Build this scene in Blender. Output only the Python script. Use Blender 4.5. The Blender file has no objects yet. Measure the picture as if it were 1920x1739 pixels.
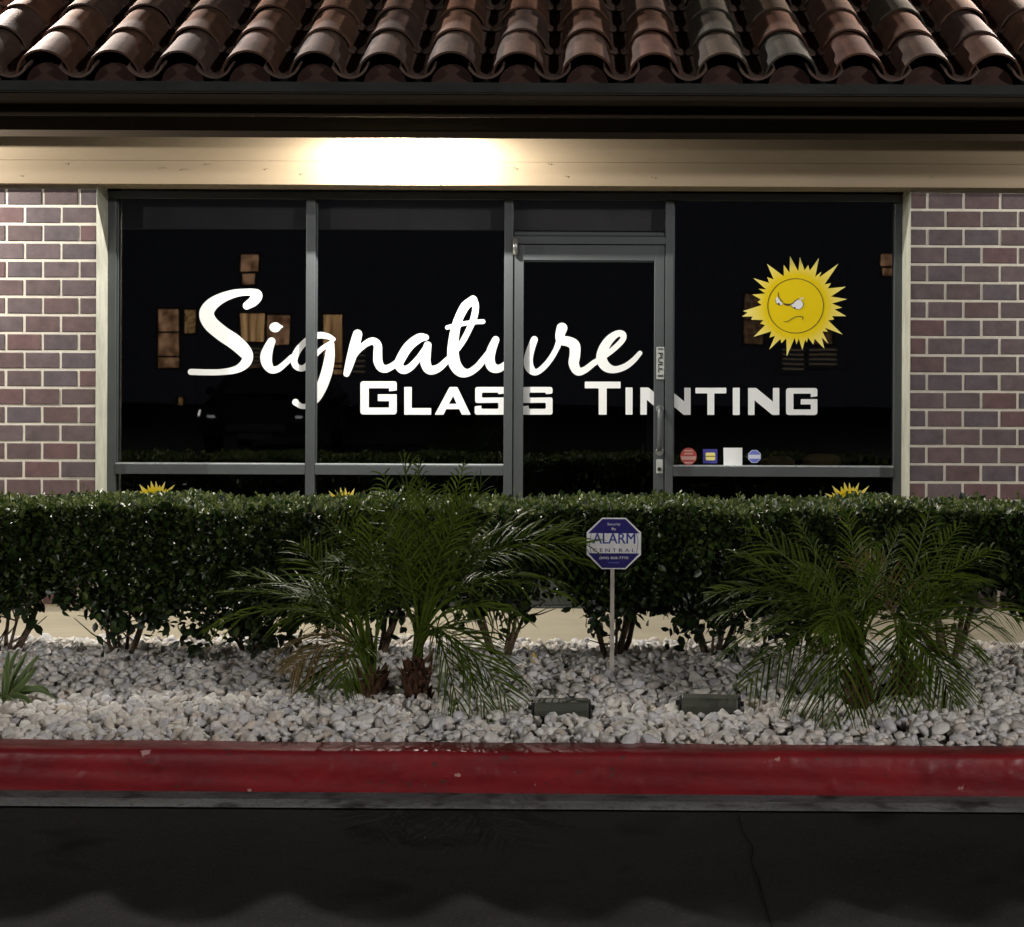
import bpy, math, random
import numpy as np
from mathutils import Vector, Matrix
from mathutils.geometry import tessellate_polygon
random.seed(7); rng = np.random.default_rng(11)
C = bpy.context.scene.collection
scn = bpy.context.scene
# ------------------------------------------------------------------ camera
F, CX, HY, RW = 3400.0, 1070.0, 659.0, 1920.0
ROLL, CAMZ = 0.0045, 1.65
cam = bpy.data.cameras.new('camera'); co = bpy.data.objects.new('camera', cam); C.objects.link(co)
cam.sensor_fit = 'HORIZONTAL'; cam.sensor_width = 36.0; cam.lens = F / RW * 36.0
cam.shift_x = -(CX - 960) / RW; cam.shift_y = -(869.5 - HY) / RW
cam.clip_start = 0.1; cam.clip_end = 1000
co.location = (0, 0, CAMZ); co.rotation_euler = (math.pi / 2, -ROLL, 0)
scn.camera = co
# ------------------------------------------------------------------ night sky
w = bpy.data.worlds.new('World'); scn.world = w; w.use_nodes = True
wn = w.node_tree; bg = wn.nodes['Background']
sky = wn.nodes.new('ShaderNodeTexSky'); sky.sky_type = 'NISHITA'; sky.sun_disc = False
sky.sun_elevation = math.radians(-4); sky.sun_rotation = math.radians(200)
wn.links.new(sky.outputs[0], bg.inputs[0]); bg.inputs[1].default_value = 0.008
scn.view_settings.view_transform = 'Standard'; scn.view_settings.look = 'None'
scn.view_settings.gamma = 1; scn.view_settings.use_curve_mapping = False
scn.view_settings.exposure = 0.30
scn.cycles.max_bounces = 7; scn.cycles.transparent_max_bounces = 16
scn.cycles.use_denoising = True; scn.cycles.sample_clamp_indirect = 4
# lamp settings (the lamps themselves are made by their builders below)
SOFFIT = [(-0.93, 10.01, 195.0), (-4.4, 9.66, 270.0), (4.2, 9.66, 110.0)]      # x, y, watts of the recessed eave lights
WALLPACK = [(-3.75, 10.70, 4.22, 900.0), (3.25, 10.70, 4.22, 620.0)]        # wall lamps above the tiles
REAR = [(-5.2, 15.6, 8.35, 3000.0), (7.5, 16.2, 8.8, 1200.0)]              # tall lamps behind the building; they throw the scalloped eave shadow
POLES = [(10.5, -6.0, 6.4, 3300.0), (-11.0, -7.5, 6.4, 2100.0)]             # parking lot lamps behind the camera

def W(px, py, Y):
    dx, dy = px - CX, py - HY
    c, s = math.cos(ROLL), math.sin(ROLL)
    xr, yr = dx * c + dy * s, -dx * s + dy * c
    return (xr * Y / F, Y, CAMZ - yr * Y / F)

# ------------------------------------------------------------------ helpers
def tag(o, label=None, cat=None, group=None, kind=None):
    if label: o['label'] = label
    if cat: o['category'] = cat
    if group: o['group'] = group
    if kind: o['kind'] = kind
    return o
def empty(name, loc, label, cat, group=None):
    o = bpy.data.objects.new(name, None); C.objects.link(o); o.location = loc
    o.empty_display_size = 0.1
    return tag(o, label, cat, group)
class MB:
    def __init__(s): s.v = []; s.f = []
    def add(s, vs, fs):
        b = len(s.v); s.v += [tuple(v) for v in vs]; s.f += [tuple(b + i for i in f) for f in fs]; return s
    def box(s, x0, x1, y0, y1, z0, z1):
        return s.add([(x0,y0,z0),(x1,y0,z0),(x1,y1,z0),(x0,y1,z0),(x0,y0,z1),(x1,y0,z1),(x1,y1,z1),(x0,y1,z1)],
                     [(0,3,2,1),(4,5,6,7),(0,1,5,4),(1,2,6,5),(2,3,7,6),(3,0,4,7)])
    def tube(s, pts, rad, n=6, caps=True):
        pts = [Vector(p) for p in pts]; rings = []
        if not isinstance(rad, (list, tuple)): rad = [rad] * len(pts)
        up = Vector((0.13, 0.2, 0.97)) if abs((pts[-1] - pts[0]).normalized().z) < .9 else Vector((1, .1, 0))
        vs = []
        for i, p in enumerate(pts):
            t = (pts[min(i + 1, len(pts) - 1)] - pts[max(i - 1, 0)]).normalized()
            a = t.cross(up).normalized(); b = t.cross(a)
            for k in range(n):
                q = 2 * math.pi * k / n
                vs.append(p + (a * math.cos(q) + b * math.sin(q)) * rad[i])
        fs = [(i*n+k, i*n+(k+1)%n, (i+1)*n+(k+1)%n, (i+1)*n+k) for i in range(len(pts)-1) for k in range(n)]
        if caps: fs += [tuple(range(n))[::-1], tuple((len(pts)-1)*n + k for k in range(n))]
        return s.add(vs, fs)
    def prism(s, poly, y0, y1):      # polygon in XZ, extruded along Y
        n = len(poly)
        vs = [(x, y0, z) for x, z in poly] + [(x, y1, z) for x, z in poly]
        tr = tessellate_polygon([[Vector((x, z, 0)) for x, z in poly]])
        fs = [tuple(t) for t in tr] + [tuple(i + n for i in t[::-1]) for t in tr]
        fs += [(i, (i+1) % n, (i+1) % n + n, i + n) for i in range(n)]
        return s.add(vs, fs)
    def build(s, name, mat, parent=None, smooth=False, bevel=0, loc=None):
        me = bpy.data.meshes.new(name); me.from_pydata(s.v, [], s.f); me.materials.append(mat)
        return finish(name, me, parent, smooth, bevel, loc)
def finish(name, me, parent=None, smooth=False, bevel=0, loc=None, fixn=True):
    if fixn:
        import bmesh
        bm = bmesh.new(); bm.from_mesh(me); bmesh.ops.recalc_face_normals(bm, faces=bm.faces); bm.to_mesh(me); bm.free()
    me.validate()
    if smooth:
        me.polygons.foreach_set('use_smooth', [True] * len(me.polygons))
    o = bpy.data.objects.new(name, me); C.objects.link(o)
    if parent: o.parent = parent
    if loc is not None: o.location = loc
    if bevel:
        m = o.modifiers.new('bevel', 'BEVEL'); m.width = bevel; m.segments = 2; m.limit_method = 'ANGLE'
    return o
def fastmesh(name, V, Fq, mat, parent=None, smooth=False, k=3):
    me = bpy.data.meshes.new(name); V = np.asarray(V, np.float32).reshape(-1, 3); Fq = np.asarray(Fq, np.int32).reshape(-1, k)
    me.vertices.add(len(V)); me.vertices.foreach_set('co', V.ravel())
    me.loops.add(Fq.size); me.loops.foreach_set('vertex_index', Fq.ravel())
    me.polygons.add(len(Fq)); me.polygons.foreach_set('loop_start', np.arange(0, Fq.size, k, dtype=np.int32))
    me.polygons.foreach_set('loop_total', np.full(len(Fq), k, np.int32))
    if smooth: me.polygons.foreach_set('use_smooth', np.ones(len(Fq), bool))
    me.update(); me.validate(); me.materials.append(mat)
    o = bpy.data.objects.new(name, me); C.objects.link(o)
    if parent: o.parent = parent
    return o
def structure(o, label=None): o['kind'] = 'structure'; return o if not label else tag(o, label)
def child_at(o, parent):            # keep world coordinates when the parent is an Empty away from the origin
    o.parent = parent; o.matrix_parent_inverse = Matrix.Translation(-Vector(parent.location)); return o

# ------------------------------------------------------------------ materials
def mat(name, col, rough=0.6, metal=0.0, noise=0.0, nscale=8.0, bump=0.0, bscale=40.0, col2=None, rnd=0.0,
        spec=0.5, aniso=None, rnd_hues=None, bdist=0.004, coat=0.0, trans=0.0, detail=6):
    m = bpy.data.materials.new(name); m.use_nodes = True
    nt = m.node_tree; N = nt.nodes; L = nt.links; b = N['Principled BSDF']
    b.inputs['Roughness'].default_value = rough; b.inputs['Metallic'].default_value = metal
    b.inputs['Specular IOR Level'].default_value = spec; b.inputs['Coat Weight'].default_value = coat
    b.inputs['Coat Roughness'].default_value = 0.15
    tc = N.new('ShaderNodeTexCoord'); mp = N.new('ShaderNodeMapping'); L.new(tc.outputs['Object'], mp.inputs[0])
    if aniso: mp.inputs['Scale'].default_value = aniso
    oi = N.new('ShaderNodeObjectInfo')
    vec = mp.outputs[0]
    if rnd or rnd_hues:             # every object gets its own patch of the noise
        ad = N.new('ShaderNodeVectorMath'); ad.operation = 'ADD'; sc = N.new('ShaderNodeMath'); sc.operation = 'MULTIPLY'; sc.inputs[1].default_value = 37
        L.new(oi.outputs['Random'], sc.inputs[0]); L.new(vec, ad.inputs[0]); L.new(sc.outputs[0], ad.inputs[1]); vec = ad.outputs[0]
    base = None
    if rnd_hues:
        r = N.new('ShaderNodeValToRGB'); L.new(oi.outputs['Random'], r.inputs[0]); r.color_ramp.interpolation = 'CONSTANT'
        els = r.color_ramp.elements
        while len(els) < len(rnd_hues): els.new(0.5)
        for i, c in enumerate(rnd_hues): els[i].position = i / len(rnd_hues); els[i].color = (*c, 1)
        base = r.outputs[0]
    if noise or col2:
        nz = N.new('ShaderNodeTexNoise'); nz.inputs['Scale'].default_value = nscale; nz.inputs['Detail'].default_value = detail
        nz.inputs['Roughness'].default_value = 0.65; L.new(vec, nz.inputs[0])
        if base is None and col2:
            r = N.new('ShaderNodeValToRGB'); r.color_ramp.elements[0].color = (*col, 1); r.color_ramp.elements[1].color = (*col2, 1)
            r.color_ramp.elements[0].position = 0.35; r.color_ramp.elements[1].position = 0.68
            L.new(nz.outputs[0], r.inputs[0]); base = r.outputs[0]
        if noise:
            mr = N.new('ShaderNodeMapRange'); mr.inputs['From Min'].default_value = 0.3; mr.inputs['From Max'].default_value = 0.7
            mr.inputs['To Min'].default_value = 1 - noise; mr.inputs['To Max'].default_value = 1 + noise * 0.5
            L.new(nz.outputs[0], mr.inputs[0])
            mx = N.new('ShaderNodeMix'); mx.data_type = 'RGBA'; mx.blend_type = 'MULTIPLY'; mx.inputs['Factor'].default_value = 1
            if base is None: mx.inputs[6].default_value = (*col, 1)
            else: L.new(base, mx.inputs[6])
            L.new(mr.outputs[0], mx.inputs[7]); base = mx.outputs[2]
            rr = N.new('ShaderNodeMapRange'); rr.inputs['To Min'].default_value = min(1, rough + .12); rr.inputs['To Max'].default_value = max(.05, rough - .12)
            L.new(nz.outputs[0], rr.inputs[0]); L.new(rr.outputs[0], b.inputs['Roughness'])
    if rnd:
        h = N.new('ShaderNodeMapRange'); h.inputs['To Min'].default_value = 1 - rnd; h.inputs['To Max'].default_value = 1 + rnd
        L.new(oi.outputs['Random'], h.inputs[0])
        mx = N.new('ShaderNodeMix'); mx.data_type = 'RGBA'; mx.blend_type = 'MULTIPLY'; mx.inputs['Factor'].default_value = 1
        if base is None: mx.inputs[6].default_value = (*col, 1)
        else: L.new(base, mx.inputs[6])
        L.new(h.outputs[0], mx.inputs[7]); base = mx.outputs[2]
    if base is None: b.inputs['Base Color'].default_value = (*col, 1)
    else: L.new(base, b.inputs['Base Color'])
    if bump:
        n2 = N.new('ShaderNodeTexNoise'); n2.inputs['Scale'].default_value = bscale; n2.inputs['Detail'].default_value = 5; L.new(vec, n2.inputs[0])
        bp = N.new('ShaderNodeBump'); bp.inputs['Strength'].default_value = bump; bp.inputs['Distance'].default_value = bdist
        L.new(n2.outputs[0], bp.inputs['Height']); L.new(bp.outputs[0], b.inputs['Normal'])
    if trans:
        tl = N.new('ShaderNodeBsdfTranslucent'); ms = N.new('ShaderNodeMixShader'); ms.inputs[0].default_value = trans
        if base is None: tl.inputs[0].default_value = (*col, 1)
        else: L.new(base, tl.inputs[0])
        L.new(b.outputs[0], ms.inputs[1]); L.new(tl.outputs[0], ms.inputs[2]); L.new(ms.outputs[0], N['Material Output'].inputs[0])
    return m
def emit(name, col, s, mottled=None):
    m = bpy.data.materials.new(name); m.use_nodes = True; nt = m.node_tree
    b = nt.nodes['Principled BSDF']; b.inputs['Base Color'].default_value = (.1, .1, .1, 1)
    b.inputs['Emission Color'].default_value = (*col, 1); b.inputs['Emission Strength'].default_value = s
    if mottled:
        tc = nt.nodes.new('ShaderNodeTexCoord'); mp = nt.nodes.new('ShaderNodeMapping'); mp.inputs['Scale'].default_value = mottled
        nz = nt.nodes.new('ShaderNodeTexNoise'); nz.inputs['Scale'].default_value = 3; nz.inputs['Detail'].default_value = 6
        r = nt.nodes.new('ShaderNodeValToRGB'); r.color_ramp.elements[0].position = .38; r.color_ramp.elements[1].position = .62
        r.color_ramp.elements[0].color = (col[0]*.25, col[1]*.2, col[2]*.15, 1); r.color_ramp.elements[1].color = (*col, 1)
        nt.links.new(tc.outputs['Object'], mp.inputs[0]); nt.links.new(mp.outputs[0], nz.inputs[0]); nt.links.new(nz.outputs[0], r.inputs[0])
        nt.links.new(r.outputs[0], b.inputs['Emission Color'])
    return m
M = {}
M['asphalt'] = mat('asphalt', (.031,.031,.030), .9, noise=.3, nscale=1.1, spec=.05, bump=.6, bscale=160, detail=12, bdist=.003)
def speckle(m, scale, lo, hi, c, bump=0):
    nt = m.node_tree; N = nt.nodes; L = nt.links; b = N['Principled BSDF']; src = b.inputs['Base Color'].links[0].from_socket
    tc = N.new('ShaderNodeTexCoord'); v = N.new('ShaderNodeTexNoise'); v.inputs['Scale'].default_value = scale; v.inputs['Detail'].default_value = 3
    L.new(tc.outputs['Object'], v.inputs[0]); r = N.new('ShaderNodeMapRange'); r.inputs['From Min'].default_value = lo; r.inputs['From Max'].default_value = hi; L.new(v.outputs[0], r.inputs[0])
    mx = N.new('ShaderNodeMix'); mx.data_type = 'RGBA'; L.new(r.outputs[0], mx.inputs['Factor']); L.new(src, mx.inputs[6]); mx.inputs[7].default_value = (*c, 1); L.new(mx.outputs[2], b.inputs['Base Color'])
speckle(M['asphalt'], 55, .56, .70, (.042,.041,.039)); speckle(M['asphalt'], 130, .58, .66, (.008,.008,.008)); speckle(M['asphalt'], 2.2, .60, .74, (.010,.010,.0095))
M['gutter'] = mat('gutter_concrete', (.19,.20,.20), .85, noise=.4, nscale=5, spec=.15, bump=.5, bscale=90, aniso=(.5,1,1))
speckle(M['gutter'], 6, .52, .66, (.05,.052,.05)); speckle(M['gutter'], 70, .55, .7, (.09,.09,.09))
M['walk'] = mat('walkway_concrete', (.42,.37,.27), .75, noise=.16, nscale=3, bump=.3, bscale=70, aniso=(.6,1.6,1))
M['soil'] = mat('soil', (.05,.042,.035), .95, noise=.4, nscale=12, bump=.6, bscale=60)
M['kerb'] = mat('red_kerb_paint', (.225,.012,.017), .44, noise=.28, nscale=6, bump=.75, bscale=26, bdist=.004, col2=(.26,.015,.021), aniso=(.45,1,1), coat=.08)
speckle(M['kerb'], 3.5, .60, .8, (.20,.02,.025)); speckle(M['kerb'], 34, .66, .72, (.10,.035,.03)); speckle(M['kerb'], 12, .72, .75, (.55,.30,.28))
M['mortar'] = mat('mortar', (.68,.64,.55), .9, noise=.14, nscale=20, bump=.5, bscale=150)
M['brick'] = mat('brick', (.14,.08,.08), .7, noise=.30, nscale=14, bump=.5, bscale=120, rnd=.12, bdist=.003,
    rnd_hues=[(.118,.080,.082),(.106,.080,.088),(.120,.074,.076),(.112,.082,.086),(.102,.080,.090),(.124,.068,.070),(.116,.076,.080),(.110,.078,.084)])
M['reveal'] = mat('stucco_reveal', (.50,.50,.42), .85, noise=.3, nscale=9, bump=.4, bscale=60, aniso=(1,1,.5))
M['beam'] = mat('painted_beam', (.29,.222,.142), .6, noise=.10, nscale=5, bump=.35, bscale=30, aniso=(.25,1,1), bdist=.003)
M['eave'] = mat('eave_paint', (.036,.026,.017), .8, spec=.08, noise=.2, nscale=6, bump=.3, bscale=30, aniso=(.2,1,1))
M['soffit'] = mat('soffit_paint', (.012,.010,.008), .95, noise=.2, spec=0)
M['lip'] = mat('lip_paint', (.12,.085,.055), .6, noise=.2, nscale=6, aniso=(.2,1,1))
M['drip'] = mat('drip_metal', (.018,.020,.019), .8, noise=.35, nscale=9, aniso=(.4,1,1))
M['ledge'] = mat('ledge_paint', (.6,.57,.52), .6, noise=.15)
M['dripledge'] = mat('drip_ledge_paint', (.045,.042,.036), .8, spec=.1, noise=.3)
M['tile'] = mat('clay_tile', (.2,.1,.07), .82, noise=.35, nscale=7, bump=.4, bscale=50, rnd=.14, spec=.14,
    rnd_hues=[(.100,.052,.034),(.080,.058,.040),(.108,.056,.037),(.084,.052,.038),(.060,.054,.042),(.098,.045,.030),(.078,.052,.042),(.120,.066,.044),(.092,.050,.034)])
M['pan'] = mat('pan_tile_clay', (.13,.082,.064), .8, noise=.25, nscale=7, bump=.4, bscale=50, rnd=.15)
M['stop'] = mat('terracotta_filler', (.050,.020,.013), .85, noise=.3, nscale=15, bump=.3)
M['alu'] = mat('anodised_aluminium', (.095,.106,.112), .40, metal=.3, noise=.22, nscale=5, bump=.08, bscale=60, aniso=(1,1,.35))
M['alu_h'] = mat('anodised_aluminium_rail', (.095,.106,.112), .40, metal=.3, noise=.22, nscale=5, bump=.08, bscale=60, aniso=(.3,1,1))
M['bead'] = mat('bead_glint', (.62,.66,.68), .3, metal=.4, noise=.2, nscale=9)  # paler than the frame: the sill edge glint is put into the colour
M['chrome'] = mat('worn_metal', (.5,.5,.48), .3, metal=.8, noise=.2, nscale=20)
M['dark'] = mat('dark_plastic', (.012,.012,.012), .5)
M['white'] = mat('white_vinyl', (.86,.88,.88), .55)
M['plaque'] = mat('plaque_grey', (.42,.44,.42), .5, noise=.2, nscale=30)
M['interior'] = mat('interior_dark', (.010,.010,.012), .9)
M['bulkhead'] = mat('interior_bulkhead', (.80,.77,.74), .8, noise=.2, nscale=3)
M['cushion'] = mat('tan_cushion', (.30,.20,.10), .8, noise=.5, nscale=9, bump=.4)
M['stone'] = None
M['leaf'] = None
M['bark'] = mat('shrub_bark', (.15,.10,.065), .85, noise=.4, nscale=25, bump=.8, bscale=70)
M['fiber'] = mat('palm_fibre', (.10,.045,.022), .9, noise=.5, nscale=40, bump=1, bscale=90)
M['blue'] = mat('sign_blue', (.022,.018,.15), .35)
M['signwhite'] = mat('sign_white', (.80,.79,.80), .45)
M['post'] = mat('sign_post_metal', (.60,.55,.48), .45, metal=.3, noise=.25, nscale=25, aniso=(1,1,.3))
M['flood'] = mat('floodlight_housing', (.075,.08,.06), .5, noise=.5, nscale=14, aniso=(.35,1,1.5), bump=.2)
M['facade'] = mat('far_facade', (.16,.18,.24), .8, noise=.3)
M['tan'] = mat('tan', (.3,.2,.1), .8)

def glass_mat(name, tint, gl):
    m = bpy.data.materials.new(name); m.use_nodes = True; nt = m.node_tree; N = nt.nodes; N.remove(N['Principled BSDF'])
    tr = N.new('ShaderNodeBsdfTransparent'); tr.inputs[0].default_value = (*tint, 1)
    g = N.new('ShaderNodeBsdfGlossy'); g.inputs['Roughness'].default_value = .012
    g.inputs['Color'].default_value = (gl, gl, gl, 1)
    fr = N.new('ShaderNodeFresnel'); fr.inputs[0].default_value = 1.62
    nz = N.new('ShaderNodeTexNoise'); nz.inputs['Scale'].default_value = 1.3; tc = N.new('ShaderNodeTexCoord')
    bp = N.new('ShaderNodeBump'); bp.inputs['Strength'].default_value = .05; bp.inputs['Distance'].default_value = .01
    nt.links.new(tc.outputs['Object'], nz.inputs[0]); nt.links.new(nz.outputs[0], bp.inputs['Height']); nt.links.new(bp.outputs[0], g.inputs['Normal'])
    mx = N.new('ShaderNodeMixShader'); nt.links.new(fr.outputs[0], mx.inputs[0]); nt.links.new(tr.outputs[0], mx.inputs[1]); nt.links.new(g.outputs[0], mx.inputs[2])
    nt.links.new(mx.outputs[0], N['Material Output'].inputs[0]); return m
M['glass'] = glass_mat('tinted_glass', (.54,.54,.55), 1.0)

def vary_mat(name, cols, rough, trans=0, spec=.5, nscale=300, bump=0, stripes=False):
    """per-piece colour from the mesh attribute 'vary' (0..1)"""
    m = bpy.data.materials.new(name); m.use_nodes = True; nt = m.node_tree; N = nt.nodes; L = nt.links; b = N['Principled BSDF']
    at = N.new('ShaderNodeAttribute'); at.attribute_name = 'vary'
    r = N.new('ShaderNodeValToRGB'); els = r.color_ramp.elements
    while len(els) < len(cols): els.new(.5)
    for i, c in enumerate(cols): els[i].position = i / (len(cols) - 1); els[i].color = (*c, 1)
    L.new(at.outputs['Fac'], r.inputs[0]); out = r.outputs[0]
    tc = N.new('ShaderNodeTexCoord'); nz = N.new('ShaderNodeTexNoise'); nz.inputs['Scale'].default_value = nscale; L.new(tc.outputs['Object'], nz.inputs[0])
    mr = N.new('ShaderNodeMapRange'); mr.inputs['To Min'].default_value = .75; mr.inputs['To Max'].default_value = 1.2; L.new(nz.outputs[0], mr.inputs[0])
    mx = N.new('ShaderNodeMix'); mx.data_type = 'RGBA'; mx.blend_type = 'MULTIPLY'; mx.inputs['Factor'].default_value = 1
    L.new(out, mx.inputs[6]); L.new(mr.outputs[0], mx.inputs[7]); out = mx.outputs[2]
    L.new(out, b.inputs['Base Color']); b.inputs['Roughness'].default_value = rough; b.inputs['Specular IOR Level'].default_value = spec
    if bump:
        bp = N.new('ShaderNodeBump'); bp.inputs['Strength'].default_value = bump; bp.inputs['Distance'].default_value = .003
        L.new(nz.outputs[0], bp.inputs['Height']); L.new(bp.outputs[0], b.inputs['Normal'])
    if trans:
        tl = N.new('ShaderNodeBsdfTranslucent'); L.new(out, tl.inputs[0]); ms = N.new('ShaderNodeMixShader'); ms.inputs[0].default_value = trans
        L.new(b.outputs[0], ms.inputs[1]); L.new(tl.outputs[0], ms.inputs[2]); L.new(ms.outputs[0], N['Material Output'].inputs[0])
    return m
M['stone'] = vary_mat('white_stone', [(.52,.47,.42),(.64,.61,.57),(.80,.77,.71),(.86,.83,.77),(.74,.66,.60),(.78,.76,.76),(.56,.55,.58),(.85,.82,.78),(.68,.58,.48)], .6, nscale=45, bump=.5)
M['leaf'] = vary_mat('hedge_leaf', [(.009,.019,.006),(.019,.038,.010),(.038,.068,.015),(.075,.11,.022),(.22,.25,.075)], .36, trans=.15, nscale=20)
M['leaf_low'] = M['leaf']
M['palm'] = vary_mat('palm_leaf', [(.030,.052,.008),(.055,.092,.010),(.095,.145,.014),(.050,.080,.012),(.17,.21,.03)], .45, spec=.24, trans=.3, nscale=30)
M['palm_dry'] = vary_mat('palm_leaf_dry', [(.12,.09,.025),(.17,.11,.03),(.10,.09,.03)], .6, trans=.2, nscale=30)
M['blade'] = vary_mat('strap_leaf', [(.06,.10,.03),(.16,.22,.08),(.25,.30,.12)], .45, trans=.15, nscale=30)
def set_vary(o, per, counts):
    a = o.data.attributes.new('vary', 'FLOAT', 'POINT'); a.data.foreach_set('value', np.repeat(np.asarray(per, np.float32), counts))

# ------------------------------------------------------------------ ground, road, kerb, walkway
YK = 6.775; KA = 0.008                      # kerb face at x = 0, and its slight angle to the shop front
def kb(x, y): return (x, y - KA * x, None)
def sheet(name, x0, x1, y0, y1, z, m, skew0=0, skew1=0, nx=1, kind='structure'):
    vs = []; fs = []
    for i in range(nx + 1):
        x = x0 + (x1 - x0) * i / nx
        vs += [(x, y0 - skew0 * x, z), (x, y1 - skew1 * x, z)]
    for i in range(nx): fs.append((2*i, 2*i+2, 2*i+3, 2*i+1))
    o = MB().add(vs, fs).build(name, m); o['kind'] = kind; return o
sheet('ground', -400, 400, -400, 400, -.03, M['soil'])
sheet('road', -40, 40, -33, 6.505, 0.0, M['asphalt'], 0, KA)
# a tar-filled hairline crack in the asphalt
pts = [W(1385, 1530, 1.65*F/(1530-HY))]
for px, py in ((1392,1560),(1412,1590),(1408,1618),(1422,1650),(1432,1690),(1447,1739),(1452,1790)):
    Yg = 1.65 * F / (py - HY); pts.append(W(px, py, Yg))
vs = []; fs = []
for i, p in enumerate(pts):
    ww = .0012 + .0012 * random.random(); vs += [(p[0]-ww, p[1], .004), (p[0]+ww, p[1], .004)]
    if i: fs.append((2*i-2, 2*i-1, 2*i+1, 2*i))
structure(MB().add(vs, fs).build('road_crack', mat('tar', (.006,.006,.006), .95, spec=.02)))
# gutter apron: slightly dished concrete strip
gm = MB(); n = 60
for i in range(n + 1):
    x = -8 + 16 * i / n; o = KA * x
    for (yy, zz) in ((6.505, .006), (6.53, .010), (YK - .03, .004), (YK - .012, -.012), (YK + .01, -.02)):
        gm.v.append((x, yy - o, zz))
for i in range(n):
    for j in range(4): a = i*5+j; gm.f.append((a, a+5, a+6, a+1))
structure(gm.build('gutter', M['gutter'], smooth=False))
# kerb with rounded nose, painted red; slight waviness
prof = [(0, -.02), (.000, .10), (.003, .128), (.010, .142), (.022, .149), (.04, .151), (.155, .153), (.165, .148), (.165, 0)]
km = MB(); n = 260; P = len(prof)
lumps = [(random.uniform(-3, 3), random.uniform(.03, .14), random.uniform(.006, .02), random.uniform(-.0035, .004)) for _ in range(110)]
lumps += [(W(px, py, YK)[0], W(px, py, YK)[2], .018, .006) for px, py in ((1125,1450),(1480,1418),(1740,1448),(1790,1440),(1890,1450),(1900,1432),(1560,1470),(760,1465),(905,1450))]
lx_ = np.array(lumps)
prof = [(0, -.02)] + [(0, z) for z in np.linspace(.0, .10, 9)] + prof[2:]; P = len(prof); n = 900; XK0, XK1 = -4.2, 4.2
def lump(x, z): return float(np.sum(lx_[:, 3] * np.exp(-((x - lx_[:, 0]) ** 2 + (z - lx_[:, 1]) ** 2) / lx_[:, 2] ** 2)))
for i in range(n + 1):
    x = XK0 + (XK1 - XK0) * i / n
    for j, (d, z) in enumerate(prof):
        wob = .0016 * math.sin(x * 3.1 + j) + .0012 * math.sin(x * 7.7) + random.uniform(-.0006, .0006)
        km.v.append((x, YK + d - KA * x + wob - (lump(x, z) if 0 < z < .145 and d < .03 else 0), z + (wob * .8 if 9 < j < P - 1 else 0) + (lump(x, d) * .5 if .03 < d < .16 else 0)))
for i in range(n):
    for j in range(P - 1): a = i*P+j; km.f.append((a, a+P, a+P+1, a+1))
for xa_, xb_ in ((-8, XK0), (XK1, 8)):
    b_ = len(km.v)
    for x in (xa_, xb_):
        for d, z in prof: km.v.append((x, YK + d - KA * x, z))
    for j in range(P - 1): km.f.append((b_+j, b_+P+j, b_+P+j+1, b_+j+1))
ke = km.build('kerb', M['kerb'], smooth=True); ke['kind'] = 'structure'
sheet('gravel_bed', -8, 8, YK + .16, 9.36, .105, M['soil'], KA, 0)
WY = 9.34
structure(MB().box(-8, 8, WY, 10.58, 0, .15).build('walkway', M['walk'], bevel=.006))
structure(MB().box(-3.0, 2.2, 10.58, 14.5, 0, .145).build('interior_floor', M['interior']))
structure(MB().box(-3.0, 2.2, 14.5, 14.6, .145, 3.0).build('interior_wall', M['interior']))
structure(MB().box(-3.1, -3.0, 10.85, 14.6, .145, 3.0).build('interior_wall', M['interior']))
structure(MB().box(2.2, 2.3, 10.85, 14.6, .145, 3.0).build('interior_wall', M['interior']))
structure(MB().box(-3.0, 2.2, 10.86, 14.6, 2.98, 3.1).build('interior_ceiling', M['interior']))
bz = W(700, 431, 10.72)[2]
structure(MB().box(-2.66, .59, 10.72, 10.80, bz, 2.9).build('interior_bulkhead', M['bulkhead']))

# ------------------------------------------------------------------ brick walls
YB = 10.35
PX, PZ = .2075, .1036; JO = .0145
XL = W(180, 630, YB)[0]; XR = W(1707, 630, YB)[0]
ZT = W(90, 351, YB)[2]
def brick_mesh(wd):
    h = PZ - JO; c = .004; d = .03
    x0, x1, z0, z1 = 0, wd, 0, h
    vs = [(x0,d,z0),(x1,d,z0),(x1,d,z1),(x0,d,z1),(x0,c,z0),(x1,c,z0),(x1,c,z1),(x0,c,z1),
          (x0+c,0,z0+c),(x1-c,0,z0+c),(x1-c,0,z1-c),(x0+c,0,z1-c)]
    fs = [(8,9,10,11),(4,5,9,8),(5,6,10,9),(6,7,11,10),(7,4,8,11),(0,1,5,4),(1,2,6,5),(2,3,7,6),(3,0,4,7)]
    m = bpy.data.meshes.new('brick'); m.from_pydata(vs, [], fs); m.materials.append(M['brick'])
    return m
full = brick_mesh(PX - JO)
cache = {}
def cutmesh(wd):
    k = round(wd, 3)
    if k not in cache: cache[k] = brick_mesh(k)
    return cache[k]
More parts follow.
